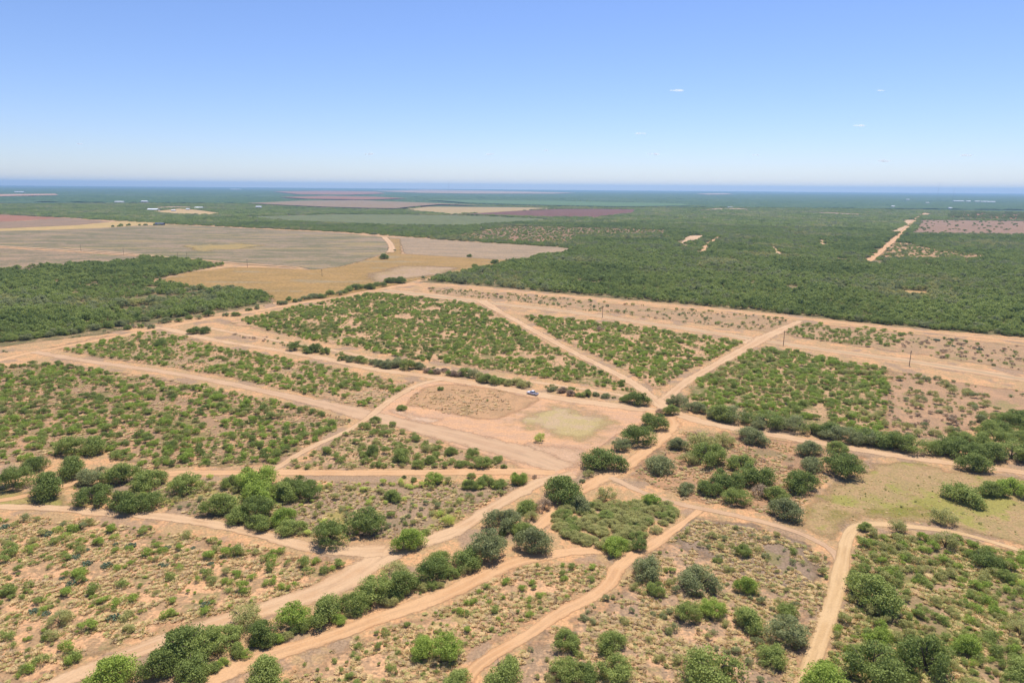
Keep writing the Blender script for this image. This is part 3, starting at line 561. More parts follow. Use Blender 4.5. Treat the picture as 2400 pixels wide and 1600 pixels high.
# ------------------------------------------------------------------ single trees: x, base y, crown width in survey pixels, kind, label
def make_tree(wm, hm, kind, v, loc, rz, label, group=None, cat='tree', nm='mesquite_tree'):
    t = bpy.data.objects.new(nm, None); C.objects.link(t); t.empty_display_size = .5
    t.location = loc; t.rotation_euler = (0, 0, rz); s = wm / 6.9; z = hm / 4.4; q_ = random.Random(int(loc[0] * 31 + loc[1] * 17)); t.scale = (s * q_.uniform(.95, 1.22), s * q_.uniform(.88, 1.15), z * .95)
    tag(t, label, cat, group)
    a = add('crown', crown_mesh(v, kind), t); b = add('trunk', TREE[v][3], t)
    return t
TREES = """
35 1150 78 d|dark bushy tree cut off by the left edge, above the grass verge
85 1108 62 d|dark tree behind the small gap track at the left, right of the edge tree
165 1068 66 m|left half of the broad crown pair at the foot of the left plot
222 1066 64 m|right half of the broad crown pair at the foot of the left plot
170 1121 76 d|rounded dark bush just below the broad crown pair, sandy ground at its foot
113 1170 87 d|wide low dark bush on the yellowish verge at left
222 1135 64 g|greyish crown at the upper left of the big left thicket
288 1138 74 m|tree at the top middle of the big left thicket
350 1150 78 m|tree at the right end of the big left thicket below the level track
224 1188 68 d|lower left tree of the big left thicket
290 1204 76 d|lower middle tree of the big left thicket with a yellowish spot
348 1200 76 d|lower right tree of the big left thicket
434 1160 72 m|upright two tier tree standing alone right of the big left thicket
491 1123 18 y|tiny pale green tree on the lower edge of the level track
545 1146 46 m|small crown at the left shoulder of the bright green dome
598 1148 84 b|bright green domed tree touching the level track
612 1182 86 b|bright spreading tree directly below the green dome
668 1176 64 m|middle crown right of the bright spreading tree
692 1158 60 d|dark crown at the right of the green dome cluster
724 1172 58 d|dark rounded crown at the right end of the green dome cluster
727 1136 20 m|very small crown poking up over the right end of the green dome cluster
516 1212 80 m|leftmost tree of the lower cluster, above the curving left track
560 1226 60 m|low tree between the leftmost and middle trees of the lower cluster
604 1222 76 d|dark tree in the middle of the lower cluster above the left track
606 1246 58 m|tree hanging over the curving left track at the lower cluster's front
664 1232 58 b|light green crown filling the gap right of the lower cluster
682 1256 66 m|tree at the bend of the left track, left of the very dark round tree
772 1286 88 d|very dark round tree at the corner where the left track meets the wide road
861 1254 76 d|dark based tree right of the very dark round one, above the junction
958 1295 74 b|lone bright green tree with a ragged shadow in the sandy junction
1050 1233 32 y|small bright shrub like tree on the upper edge of the wide road
998 1254 20 m|small narrow tree just above the lone bright junction tree
922 1176 42 m|round middle sized tree alone in the grey grass below the level track
1017 1137 42 b|bright tree standing alone under the level track, shadow at its foot
970 1130 18 m|tiny tree left of the lone bright tree under the level track
947 1122 12 g|tiniest grey tree by the level track
1105 1122 20 m|small round crown at the upper left of the short hedge by the wide road
1140 1143 42 m|tallest crown of the short hedge by the wide road
1172 1146 34 m|middle crown of the short hedge by the wide road
1214 1136 42 b|right end crown of the short hedge by the wide road
1102 1150 38 m|low left crown of the short hedge by the wide road
1172 1162 22 o|pale small bush under the short hedge by the wide road
1254 1122 14 r|brown twiggy sapling at the corner of the clearing
1181 1098 16 m|small round bush at the right tip of the small triangular plot
1166 1084 27 m|dark little tree near the right tip of the small triangular plot
1132 1098 42 m|largest tree in the small triangular plot near its right tip
1110 1070 32 m|upper tree near the right end of the small triangular plot
1078 1095 28 m|tree at the lower right of the small triangular plot
1056 1068 32 m|tree in the upper right middle of the small triangular plot
1007 1088 30 m|tree at the lower middle of the small triangular plot
980 1098 30 m|tree left of the lower middle tree of the small triangular plot
943 1084 52 m|big light crown in the left middle of the small triangular plot
872 1068 34 d|dark crown in the left part of the small triangular plot
976 1035 24 m|tree on the upper edge of the small triangular plot
1002 1060 28 o|thin crowned tree amid the small triangular plot
880 992 24 m|round bush on the slanting track at the clearing's left corner
882 1015 20 m|round bush just under the slanting track left of the clearing
920 1000 20 m|bush at the top edge of the small triangular plot
941 963 26 m|lone round tree at the left side of the clearing
1032 915 16 m|small lone tree in the brown upper part of the clearing
1267 1037 28 y|lone yellow green tree in the lower middle of the clearing
1495 951 52 d|dark round tree at the end of the narrow strip above the clearing
1462 942 26 m|small tree left of the dark round tree above the clearing
1420 934 24 g|greyish small tree on the strip above the clearing
1378 928 24 d|dark little bush on the strip above the clearing, left of the grey one
1548 972 22 r|brown bare bush just above the twin dark crowns at the crossroads
1572 975 40 m|upper right crown of the pair right beside the crossroads
1537 1006 60 d|dark lower left crown of the pair right beside the crossroads
1493 1048 74 d|flat topped dark tree at the right corner of the clearing
1457 1058 44 g|greyish crown leaning at the left foot of the flat topped tree
1413 1104 92 d|very dark round tree beside the clearing's lower right edge
1381 1120 26 o|olive bush at the left foot of the very dark round tree
1365 1132 14 g|small grey bush between the very dark round tree and the wide road
1318 1184 96 d|big dark tree at the top of the long tree row below the clearing
1236 1206 54 m|tree left of the big dark tree topping the long row
1360 1200 56 g|grey green tree right of the big dark tree topping the long row
1276 1200 42 r|brownish thin crown in front of the big dark tree topping the long row
1180 1250 78 g|grey green tree third down the long row beside the wide road
1228 1264 58 m|mid tree at the right side of the long row, above the grey round bush
1246 1224 36 o|small olive crown in the long row under the big dark top tree
1420 1174 52 o|pale green feathery tree alone below the sandy patch
1525 1190 44 b|bright round tree on the upper edge of the green thicket
1548 1112 70 g|grey brown bush right of the track below the crossroads
1588 1056 44 g|greyish tree left of the large light green group right of the crossroads
1145 1316 90 g|large grey green domed tree in the middle of the long row
1093 1336 74 d|dark tree left of the large grey green dome in the long row
1034 1340 66 m|tree with pale crown in the long row above the dark notch
1014 1368 72 d|dark tree with yellowish side at the notch of the long row
925 1372 76 o|open sparse crowned tree in the long row, sand showing through
938 1402 78 d|dark tree below the sparse crowned one in the long row
884 1416 84 m|broad tree on the lower middle of the long row
832 1442 76 m|light topped tree right of the paired trees in the long row
765 1466 86 m|right tree of the two in the lower third of the long row
690 1474 76 b|left bright edged tree of the two in the lower third of the long row
570 1478 80 o|thin yellowish topped tree in the bottom cluster of the long row
618 1514 84 d|dark right hand tree of the bottom cluster of the long row
528 1520 74 m|tree joining the bottom cluster to the huge dark one
425 1566 124 d|huge dark tree near the bottom of the long row
478 1550 96 m|large crown at the right shoulder of the huge dark tree
378 1596 92 d|dark crown at the lower left of the huge dark tree
450 1608 100 d|dark crown under the huge dark tree at the bottom edge
262 1628 112 b|bright tree cut off by the bottom edge left of the huge dark one
622 1616 96 m|tree cut off by the bottom edge between the two sandy tracks
142 1472 56 o|wispy lone bush with upright stems in the bottom left plot
1250 1304 90 g|grey round bush beside the lower track, right of the long row
1443 1302 60 b|bright feathery bush at the front of the green thicket
1500 1292 38 d|small dark tree at the right front corner of the green thicket
1514 1362 82 g|large grey green tree right of the curving track
1538 1396 44 m|small bright tree with a dark shadow under the large grey green one
990 1545 66 b|left crown of the bright pair above the bottom track
1046 1550 76 b|right crown of the bright pair above the bottom track, trunk visible
1325 1530 64 m|tree right of the curving track near the bottom middle
1432 1534 74 m|tree standing above another at the bottom right of the curving track
1330 1600 70 m|tree at the bottom edge directly under the track side tree
1372 1602 62 d|dark tree at the bottom edge between two lighter ones
1436 1602 80 m|tree at the bottom edge, lower of the stacked two
1180 1620 96 m|tree at the bottom edge just right of the curving track's end
1070 1622 68 m|tree at the bottom edge just left of the curving track's end
1640 1066 84 o|large light green spreading tree right of the crossroads
1694 1046 52 o|upper right crown of the light group right of the crossroads
1660 1096 84 m|lower crown of the light group right of the crossroads
1612 1092 44 o|pale crown at the left foot of the light group right of the crossroads
1608 1160 46 g|grey bush on the sandy ground left of the dark spreading group
1765 1042 68 g|round grey green tree touching the right hand track
1740 1106 58 m|top crown of the dark spreading group under the round grey green tree
1702 1152 78 d|left crown of the dark spreading group
1768 1140 76 d|right crown of the dark spreading group
1664 1160 58 d|dark low crown at the left end of the dark spreading group
1723 1186 60 m|small tree with a clear trunk and dark shadow below the spreading group
1786 1170 50 r|grey twiggy bush right of the tree with the clear trunk
1818 1180 56 m|crown joining the twiggy bush to the low tree on the curving track
1840 1222 72 g|low grey green tree above the narrow curving track
1895 1072 60 g|grey green upper crown left of the almost black tree
1903 1106 58 g|grey green lower crown left of the almost black tree
1962 1064 48 m|crown behind the almost black tree
1975 1122 88 d|almost black dense tree with a heavy shadow on the right flat
2014 1104 38 o|olive crown at the right side of the almost black tree
1876 1158 82 d|round dark tree standing below the grey crowns on the right flat
2280 1108 66 d|dark tree overlapping the right hand track near the right edge
2255 1182 84 m|round tree alone on the yellow green flat near the right edge
2318 1166 58 m|left tree of the pair at the right edge of the flat
2370 1166 66 b|bright right tree of the pair at the right edge of the flat
2206 1230 58 o|small grey green tree with a shadow on the lower right flat
2045 1434 114 m|big tree with a wide dark shadow just right of the cream track
1640 1390 80 g|dense grey green tree left of the fork of tracks
1748 1396 58 b|bright small tree with a shadow left of the cream track
1612 1462 66 m|left crown of the pair below the dense grey green tree
1670 1450 60 b|bright right crown of the pair below the dense grey green tree
1755 1482 76 m|upper left tree of the group left of the cream track
1848 1452 56 m|narrow tree nearest to the cream track's left side
1846 1514 84 g|grey green tree in the group left of the cream track
1805 1562 72 m|tree with a clear trunk and dark shadow near the bottom, left of the cream track
1672 1624 122 m|very large crown cut by the bottom edge right of the middle
1936 1640 112 b|crown cut by the bottom edge over the end of the cream track
2040 1612 126 d|very large dark crown at the bottom edge right of the cream track
2170 1596 128 d|huge dark domed tree at the bottom right
2310 1336 70 d|dark tree near the right edge in the lower right scrub
2356 1362 38 m|small round tree just right of the dark one near the right edge
1738 1306 44 m|small tree in the grey grass inside the fork
2070 1508 52 b|bright shrubby tree above the two large crowns at bottom right
2262 1538 66 b|bright feathery tree right of the huge dark dome
2215 1292 66 o|olive low tree on the slope below the narrow right track
2026 1246 34 m|small tree where the cream track bends right
2100 1248 44 o|olive tree hugging the lower side of the narrow right track
2390 1500 60 o|olive tree at the right edge above the bottom corner
2392 1600 80 m|tree in the bottom right corner
302 604 1 d|
900 608 26 d|round dark green tree alone in the straw field left of centre
1100 603 13 d|small black looking lone tree in the straw field's far side
925 588 6 d|tiny dark tree beside the short pale track between far fields
1160 622 22 d|taller dark tree standing up at the tip of the right wood
1112 626 15 m|little round tree in front of the tip of the right wood
375 814 32 d|dark round shrubby tree in the plot between the two left tracks
1407 776 20 r|purplish bare shrub in the triangular plot beside the wide road
455 783 30 d|left dark bush of the clump where the road to the pickup starts
482 782 30 d|right dark bush of the clump where the road to the pickup starts
1837 1018 1 d|
""".strip().splitlines()
occ = []; n_tree = 0
for ln in TREES:
    a, label = ln.split('|')
    if not label: continue
    x, y, w_, kd = a.split(); x, y, w_ = float(x), float(y), float(w_)
    g = at(x, y); slant = math.hypot(np.linalg.norm(g), CAM_H); sdp = CAM_H / slant
    g = at(x, y - .36 * w_ * sdp); _, dep = proj(np.array([[g[0], g[1], 2.0]])); wm = w_ * dep[0] / FP
    r = random.Random(int(x * 7 + y)); ratio = {'d': .62, 'm': .58, 'b': .60, 'g': .60, 'o': .58, 'y': .7, 'r': .6}[kd] * r.uniform(.94, 1.1)
    v = r.randrange(0, 4) if kd in 'dmbg' else (4 if kd in 'oyr' else 5)
    if r.random() < .3 and kd in 'dmbg': v = 5
    make_tree(wm, min(wm * ratio, 7.5), kd, v, (g[0], g[1], 0), r.uniform(0, 6.28), label)
    occ.append((g[0], g[1], wm * .5)); n_tree += 1
# rows of trees that stand in line: polyline of bases, spacing px, width px range, kinds
def tree_row(pts, wpx, gap, kinds, label, group, jit=4):
    bush = max(wpx) < 37  # narrow rows all carry the bush name, small trees among them
    global n_tree
    P = np.array(pts, float); L = np.r_[0, np.cumsum(np.linalg.norm(np.diff(P, axis=0), axis=1))]; q = 0; r = random.Random(int(L[-1] * 10))
    while q < L[-1]:
        x = np.interp(q, L, P[:, 0]); y = np.interp(q, L, P[:, 1]) + r.uniform(-jit, jit); w_ = np.interp(q / L[-1], [0, 1], wpx) * r.uniform(.7, 1.25)
        g = at(x, y); _, dep = proj(np.array([[g[0], g[1], 2.0]])); wm = w_ * dep[0] / FP
        g = at(x, y - .35 * w_ * CAM_H / dep[0])
        make_tree(wm, min(wm * r.uniform(.5, .68), 6.5), r.choice(kinds), r.randrange(6), (g[0], g[1], 0), r.uniform(0, 6.28), label, group, *(('bush', 'bush') if bush else ('tree', 'mesquite_tree')))
        occ.append((g[0], g[1], wm * .45)); q += w_ * gap * r.uniform(.75, 1.2); n_tree += not bush
tree_row([(1690, 990), (1760, 1000), (1818, 1008), (1950, 1032), (2030, 1044)], (58, 56), .55, 'gmd', 'tree in the hedge lining the track right of the crossroads, left half of it', 'hedge trees lining the right track, left half')
tree_row([(2040, 1046), (2100, 1058), (2180, 1066), (2260, 1078), (2420, 1092)], (62, 72), .5, 'dmd', 'dark tree in the thick right half of the hedge along the right hand track', 'hedge trees lining the right track, right half')
tree_row([(2330, 1020), (2370, 1000), (2420, 985)], (50, 60), .45, 'dm', 'dark tree of the block behind the hedge at the right edge', 'trees behind the hedge at the right edge')
tree_row([(2240, 1035), (2300, 1040), (2410, 1040)], (44, 50), .6, 'm', 'tree in the second row behind the hedge at the right edge', 'second row of trees behind the right hedge')
tree_row([(1575, 948), (1612, 966), (1650, 972), (1690, 985)], (36, 44), .7, 'g', 'grey green tree at the corner right above the crossroads', 'corner trees right above the crossroads')
tree_row([(800, 845), (850, 850), (905, 862), (950, 866), (1000, 870)], (24, 40), .7, 'gmd', 'tree of the dark clump beside the road left of the pickup', 'clump trees beside the road left of the pickup')
tree_row([(1090, 882), (1150, 898), (1200, 905), (1245, 910)], (26, 36), .6, 'gmo', 'tree in the brushy row just behind and left of the parked pickup', 'brushy row just behind the parked pickup')
tree_row([(1000, 872), (1040, 875), (1090, 882)], (22, 26), .7, 'gmr', 'low bush in the gap of the brushy strip above the road, left of the pickup', 'low bushes on the strip above the road')
tree_row([(1290, 915), (1340, 925), (1400, 934)], (20, 24), .9, 'gmr', 'low bush on the brushy strip just right of the parked pickup', 'low bushes right of the pickup')
tree_row([(690, 823), (740, 826), (775, 830)], (28, 34), .6, 'md', 'tree of the dark clump on the strip above the road at left', 'dark clump on the strip above the road')
tree_row([(805, 688), (850, 678), (885, 672), (915, 664), (950, 664)], (24, 28), .6, 'dm', 'tree in the hedge between the straw field and the sandy road', 'hedge trees between the straw field and the road')
tree_row([(655, 712), (700, 704), (760, 697), (800, 690)], (16, 24), .8, 'dmg', 'small tree in the left part of the hedge under the straw field', 'small hedge trees under the straw field, left part')
tree_row([(300, 772), (350, 768), (400, 758), (440, 752), (480, 742), (560, 738), (620, 722)], (18, 20), 1.6, 'mdg', 'small tree on the far side of the sandy road by the left wood', 'small trees between the road and the left wood')
tree_row([(1205, 1240), (1120, 1322), (1030, 1374), (930, 1402), (850, 1432), (720, 1478), (560, 1542), (430, 1604)], (32, 36), .75, 'mbod', 'smaller bush filling the gaps of the long tree row beside the wide road', 'bushes filling gaps in the long tree row', 14)
th = spread([(1300, 1212), (1335, 1190), (1440, 1168), (1530, 1182), (1600, 1190), (1585, 1215), (1520, 1262), (1470, 1290), (1400, 1285), (1335, 1265), (1300, 1250)], 15)
for i, g in enumerate(th):
    r = random.Random(i); wm = r.uniform(3.0, 5.2)
    make_tree(wm, wm * .4, r.choice('oooom'), r.choice((0, 3, 4, 5)), (g[0], g[1], 0), r.uniform(0, 6.28), 'olive green crown in the low green thicket inside the bend of tracks', 'crowns of the low green thicket', 'bush', 'bush')
    occ.append((g[0], g[1], 3))
print('hand and row trees', n_tree)
OCC = np.array(occ)
def clear_of_trees(P, k=.75):
    ok = np.ones(len(P), bool)
    for x, y, r_ in OCC: ok &= (P[:, 0] - x) ** 2 + (P[:, 1] - y) ** 2 > (r_ * k) ** 2
    return ok

# ------------------------------------------------------------------ woods
def wood(name, V, label, y_far=1e9, fronts=0, flabel='', fgroup=''):
    lo = V.min(0); hi = V.max(0)
    tot = []
    for d0, d1, sp, kind in ((0, 1050, 5.4, 0), (1050, 1900, 11.5, 1), (1900, 3900, 19.0, 1)):
        bx = max(abs(lo[0]), abs(hi[0])); bx = min(bx, d1 * .95)
        X, Y = np.meshgrid(np.arange(max(lo[0], -bx), min(hi[0], bx), sp), np.arange(max(lo[1], d0 * .6), min(hi[1], d1), sp))
        if X.size == 0: continue
        P = np.stack([X.ravel(), Y.ravel()], 1) + rng.uniform(-.48, .48, (X.size, 2)) * sp
        rr = np.hypot(P[:, 0], P[:, 1]); P = P[(rr >= d0) & (rr < d1)]
        P = P[view_margin(P)]; P = P[inpoly(P, V)]
        for F in FIELDS: P = P[~inpoly(P, F)]
        P = P[clear_of_roads(P, 2.0)]
        vn = vnoise(P, 75) * .55 + vnoise(P + 999, 18) * .45
        P = P[vn > .22]
        tot.append((P, kind))
    return tot
def inst_kinds(P):
    a = vnoise(P, 90) * .55 + vnoise(P + 500, 25) * .2 + rng.random(len(P)) * .25
    return np.where(a < .38, 0, np.where(a < .60, 1, np.where(a < .72, 2, 3)))
budget = max(0, 300 - n_tree - 4); print('budget', budget)
for name, Vp, label, fl, fg, share in (('mesquite_wood', W1, 'dense mesquite wood filling the middle left, up to the left edge', 'tree on the near edge of the left wood facing the sandy road', 'front trees of the left wood', .4),
                                ('mesquite_wood', W2, 'dense mesquite wood stretching from the sandy road to the far fields on the right', 'tree on the near edge of the right wood facing the sandy road', 'front trees of the right wood', .6)):
    nb = int(budget * share); P0 = []; PG = []; 
    for P, kd in wood(name, Vp, label): (P0 if kd == 0 else PG).append(P)
    if P0:
        P = np.concatenate(P0); q, dep = proj(np.c_[P, np.zeros(len(P))])
        ed = sdist(P, Vp); key = dep + np.where((q[:, 0] > -5) & (q[:, 0] < 2405), 0, 1e5) + np.clip(ed, 0, 200) * 8
        o_ = np.argsort(key); front, rest = o_[:nb], o_[nb:]
        for j in front:
            r = random.Random(int(j)); wm = r.uniform(6, 8.5)
            make_tree(wm, wm * r.uniform(.52, .68), r.choice('dmmdg'), r.randrange(6), (*P[j], 0), r.uniform(0, 6.28), fl, fg); n_tree += 1
        Q = P[rest]; n = len(Q); k_ = inst_kinds(Q); sc_ = rng.uniform(.6, 1.3, n) * (.7 + .65 * vnoise(Q, 30))
        masses(name, [m for t in 'dmgo' for m in CAN[t]], np.c_[Q, np.zeros(n)], np.stack([sc_, sc_, sc_ * rng.uniform(.75, 1.15, n)], 1), rng.uniform(0, 6.28, n), k_ * 3 + rng.integers(0, 3, n), label, 'wood')
        print(name, 'near', n)
    if PG:
        Q = np.concatenate(PG); n = len(Q); k_ = inst_kinds(Q); s0 = np.where(np.hypot(Q[:, 0], Q[:, 1]) < 1900, .55, .95); sc_ = s0 * rng.uniform(.8, 1.2, n)
        if n > 50:
            masses('distant_wood', [m for t in 'dmgo' for m in GRP[t]], np.c_[Q, np.zeros(n)], np.stack([sc_, sc_, rng.uniform(.6, 1.0, n)], 1), rng.uniform(0, 6.28, n), k_ * 2 + rng.integers(0, 2, n),
                   'far part of the dark wood, beyond the front trees', 'wood')
        print(name, 'far', n)
print('trees', n_tree)
# canopy of the woods beyond: a lumpy surface, sunk where fields lie
xs = np.arange(-9000, 9001, 30.0); ys = np.r_[np.arange(3500, 6000, 26.0), np.arange(6000, 12500, 60.0)]
X, Y = np.meshgrid(xs, ys); P = np.stack([X.ravel(), Y.ravel()], 1) + rng.uniform(-9, 9, (X.size, 2))
h = 1.5 + 4.0 * rng.random(len(P)) + 2.0 * vnoise(P, 300)
cover = vnoise(P, 700) * .6 + vnoise(P + 77, 210) * .4; h = np.where(cover < .34, .2, h)
for F in FIELDS:
    lo = F.min(0) - 60; hi = F.max(0) + 60; m = (P[:, 0] > lo[0]) & (P[:, 0] < hi[0]) & (P[:, 1] > lo[1]) & (P[:, 1] < hi[1])
    if m.any(): h[np.where(m)[0][sdist(P[m], F) > -45]] = .1
n = len(xs); i = (np.arange(len(ys) - 1)[:, None] * n + np.arange(n - 1)).ravel()
q, _ = proj(np.c_[P, np.zeros(len(P))]); F_ = np.stack([i, i + 1, i + n + 1, i + n], 1); F_ = F_[(q[F_[:, 0], 0] > -300) & (q[F_[:, 0], 0] < 2700)]
u, inv = np.unique(F_, return_inverse=True)
k = NT('canopy_surface'); a_ = k.noise(1 / 24., 5, .7); b_ = k.noise(1 / 300., 4)
c = k.mix(k.ramp(a_, .4, .62), (.035, .07, .025), (.085, .13, .045)); c = k.mix(k.ramp(b_, .55, .7, 0, .5), c, (.11, .14, .06))
o = add('far_woodland', mesh('far_woodland', np.c_[P[u], h[u]], inv.reshape(-1, 4), (k.surf(c, bump=a_, bd=2.5),)))
tag(o, 'blue green mass of distant woodland under the horizon', 'woodland', kind='stuff')

# ------------------------------------------------------------------ shrubs of the plots
Z = []   # polygon, density/100m2, (min,max) width, kinds, noise cut, place phrase
def zone(*a): Z.append(a)
zone([(-80, 880), (0, 862), (90, 850), (374, 885), (646, 940), (830, 985), (790, 1008), (640, 1090), (300, 1098), (250, 1062), (60, 1080), (-80, 1110)], 9.0, (1.5, 3.9), 'mmbdo', .36, 'in the big left plot above the level track')
zone([(140, 822), (345, 778), (440, 792), (510, 812), (714, 848), (868, 884), (970, 896), (925, 925), (880, 955), (800, 944), (646, 908), (510, 878), (374, 856)], 9.5, (1.4, 3.5), 'mmbo', .36, 'in the plot between the two left tracks')
zone([(560, 752), (700, 718), (880, 688), (1000, 700), (1110, 712), (1200, 760), (1290, 812), (1378, 854), (1446, 888), (1500, 925), (1412, 908), (1303, 890), (1072, 856), (940, 838), (820, 812), (680, 790)], 9.5, (1.6, 4.0), 'mmbdo', .33, 'in the large central plot above the pickup')
zone([(1220, 738), (1446, 760), (1740, 802), (1685, 836), (1600, 874), (1545, 915), (1446, 858), (1378, 826), (1303, 790)], 9.0, (1.6, 4.0), 'mmbo', .34, 'in the triangular plot between the diagonal tracks')
zone([(1790, 815), (1974, 845), (2080, 868), (2075, 985), (2090, 1030), (1950, 1015), (1720, 985), (1600, 945), (1620, 900), (1700, 850)], 9.0, (1.8, 4.3), 'mmbom', .27, 'in the dense plot right of the crossroads')
zone([(2085, 870), (2480, 930), (2480, 975), (2330, 985), (2250, 1020), (2100, 1030), (2080, 985)], 4.2, (1.2, 4.2), 'mogor', .36, 'on the sparse ground at the right edge above the hedge')
zone([(2300, 985), (2480, 960), (2480, 1060), (2200, 1050)], 5, (2.6, 4.4), 'dm', .2, 'behind the hedge at the right edge')
zone([(1000, 672), (1378, 704), (1736, 736), (1850, 748), (1800, 778), (1600, 756), (1446, 737), (1174, 704), (1010, 690)], 3.0, (1.0, 3.4), 'mgor', .38, 'between the two parallel sandy roads')
zone([(1850, 757), (2008, 768), (2140, 782), (2080, 818), (1974, 806), (1835, 784)], 4.6, (1.8, 4.0), 'mmb', .33, 'in the green patch right of the sandy link')
zone([(2140, 784), (2480, 818), (2480, 880), (2246, 846), (2090, 822)], 3.2, (1.0, 3.0), 'gdrm', .38, 'on the strip near the right edge above the double track')
zone([(890, 992), (1000, 1035), (1185, 1085), (1175, 1096), (1000, 1098), (665, 1098), (760, 1048), (850, 990)], 7.5, (1.2, 3.4), 'mmob', .38, 'in the small triangular plot below the clearing')
zone([(300, 1128), (1240, 1126), (1180, 1160), (1050, 1235), (990, 1255), (860, 1262), (700, 1255), (400, 1200), (300, 1160)], 8.5, (.8, 2.6), 'oyogm', .30, 'in the grey grass below the level track')
zone([(-60, 1205), (240, 1220), (600, 1278), (820, 1328), (770, 1365), (610, 1412), (400, 1470), (250, 1525), (100, 1595), (-60, 1640)], 7.0, (.9, 3.2), 'mmbog', .36, 'on the sandy ground at the bottom left')
zone([(1215, 1325), (1425, 1322), (1415, 1362), (1250, 1450), (1100, 1535), (1040, 1600), (640, 1640), (700, 1560), (850, 1490), (1060, 1415)], 7.5, (.7, 2.2), 'mmbo', .40, 'between the two lower sandy tracks')
zone([(1510, 1310), (1620, 1215), (1800, 1245), (1935, 1300), (1945, 1400), (1880, 1590), (1830, 1690), (1110, 1690), (1140, 1580), (1300, 1465), (1440, 1385)], 8.0, (.7, 2.4), 'mogo', .36, 'on the ground left of the cream track')
zone([(2010, 1250), (2240, 1262), (2480, 1320), (2560, 1690), (1920, 1690), (1935, 1560), (1985, 1400)], 21, (.9, 3.0), 'omoby', .22, 'in the scrub at the bottom right')
zone([(1860, 1215), (2000, 1110), (2250, 1110), (2480, 1140), (2480, 1290), (2230, 1235), (2020, 1220)], 1.0, (.4, 1.1), 'oo', .3, 'on the yellow green flat')
zone([(1480, 1110), (1600, 1010), (1850, 1040), (2000, 1070), (1850, 1210), (1600, 1170)], .9, (.8, 2.4), 'grm', .4, 'under the trees right of the crossroads')
zone([(1133, 541), (1208, 532), (1344, 535), (1565, 542), (1560, 549), (1361, 553), (1344, 574), (1106, 563), (1038, 553)], 1.3, (3, 6), 'dmg', .35, 'in the reddish clearing of the right wood')
zone([(2059, 604), (2093, 567), (2178, 580), (2400, 603), (2310, 610), (2120, 606)], 1.6, (3, 6), 'dmg', .42, 'in the brown clearing right of the far track')
zone([(2222, 512), (2226, 497), (2480, 502), (2480, 517)], .25, (8, 16), 'd', .45, 'in the far red field')
zone([(2134, 548), (2161, 516), (2480, 519), (2480, 552)], .035, (5, 9), 'd', .3, 'in the far mauve field')
zone([(960, 910), (1180, 915), (1200, 960), (1080, 975), (960, 950)], .35, (.6, 1.5), 'mo', .2, 'in the brown quarter of the clearing')
zone([(500, 770), (700, 800), (900, 842), (1072, 872), (1303, 898), (1420, 922), (1490, 938), (1400, 930), (1276, 914), (1072, 880), (800, 838), (560, 790)], 3.4, (1.5, 3.2), 'gmdr', .32, 'on the brushy strip beside the pickup road')
zone([(100, 800), (240, 783), (330, 768), (430, 750), (650, 712), (650, 708), (480, 742), (320, 760), (200, 785), (0, 822), (0, 832)], 4.0, (1.2, 2.6), 'ogr', .3, 'on the verge between the left wood and the road')
zone([(60, 1120), (400, 1190), (560, 1235), (380, 1215), (200, 1190)], 1.2, (1, 2), 'om', .3, 'on the verge of the lower left track')
# brushy edges of the long tree row
zone([(1240, 1230), (1150, 1290), (1060, 1345), (940, 1400), (800, 1440), (650, 1490), (500, 1560), (380, 1620), (440, 1630), (560, 1540), (700, 1490), (850, 1445), (1000, 1400), (1130, 1330), (1220, 1280)], 7.5, (.9, 2.2), 'odmg', .2, 'at the foot of the long tree row')
SP = []; 
for zi, (poly, dens, wr, kinds, cut, phrase) in enumerate(Z):
    P = spread(poly, dens * 1.3); P = P[view_margin(P, 40, 1680)]
    cut2 = vnoise(P + 31 * zi, 17) * .55 + vnoise(P + 5, 5.5) * .45; P = P[(cut2 > cut)]
    P = P[clear_of_roads(P, .9)]; P = P[clear_of_trees(P)]
    cc = vnoise(P + 60, 24) * .6 + rng.random(len(P)) * .4
    w_ = wr[0] + (wr[1] - wr[0]) * rng.random(len(P)) ** 1.9 * 1.15
    kd = np.array(list(kinds))[np.minimum((cc * len(kinds)).astype(int), len(kinds) - 1)]
    q, dep = proj(np.c_[P, np.zeros(len(P))])
    for j in range(len(P)): SP.append((w_[j] / dep[j], P[j, 0], P[j, 1], w_[j], kd[j], zi, q[j, 0], q[j, 1]))
SP.sort(key=lambda s: -s[0])
inview = [s for s in SP if 0 <= s[6] <= 2400 and s[7] <= 1600]; ind = set(id(s) for s in inview[:296])
ADJ = {'m': 'green', 'b': 'bright green', 'd': 'dark green', 'g': 'grey green', 'o': 'olive', 'y': 'lime green', 'r': 'brown twiggy'}
for s in inview[:296]:
    _, x, y, w_, kd, zi, _, _ = s; r = random.Random(int(x * 13 + y * 7)); v = r.randrange(4)
    o = add('shrub', shrub_mesh(v, kd), None, (x, y, 0)); k_ = w_ / 2.5; o.scale = (k_, k_, k_ * r.uniform(.75, 1.1)); o.rotation_euler = (0, 0, r.uniform(0, 6.28))
    big = 'larger' if w_ > .5 * sum(Z[zi][2]) else 'small'
    lab = '%s %s shrub %s' % (big, ADJ[kd], Z[zi][5]); tag(o, lab, 'shrub', '%s %s shrubs %s' % (big, ADJ[kd], Z[zi][5]))
rest = {}
for s in SP:
    if id(s) not in ind: rest.setdefault(s[5], []).append(s)
KL = 'mbdgory'
SM = [shrub_mesh(v, t) for t in KL for v in range(4)]
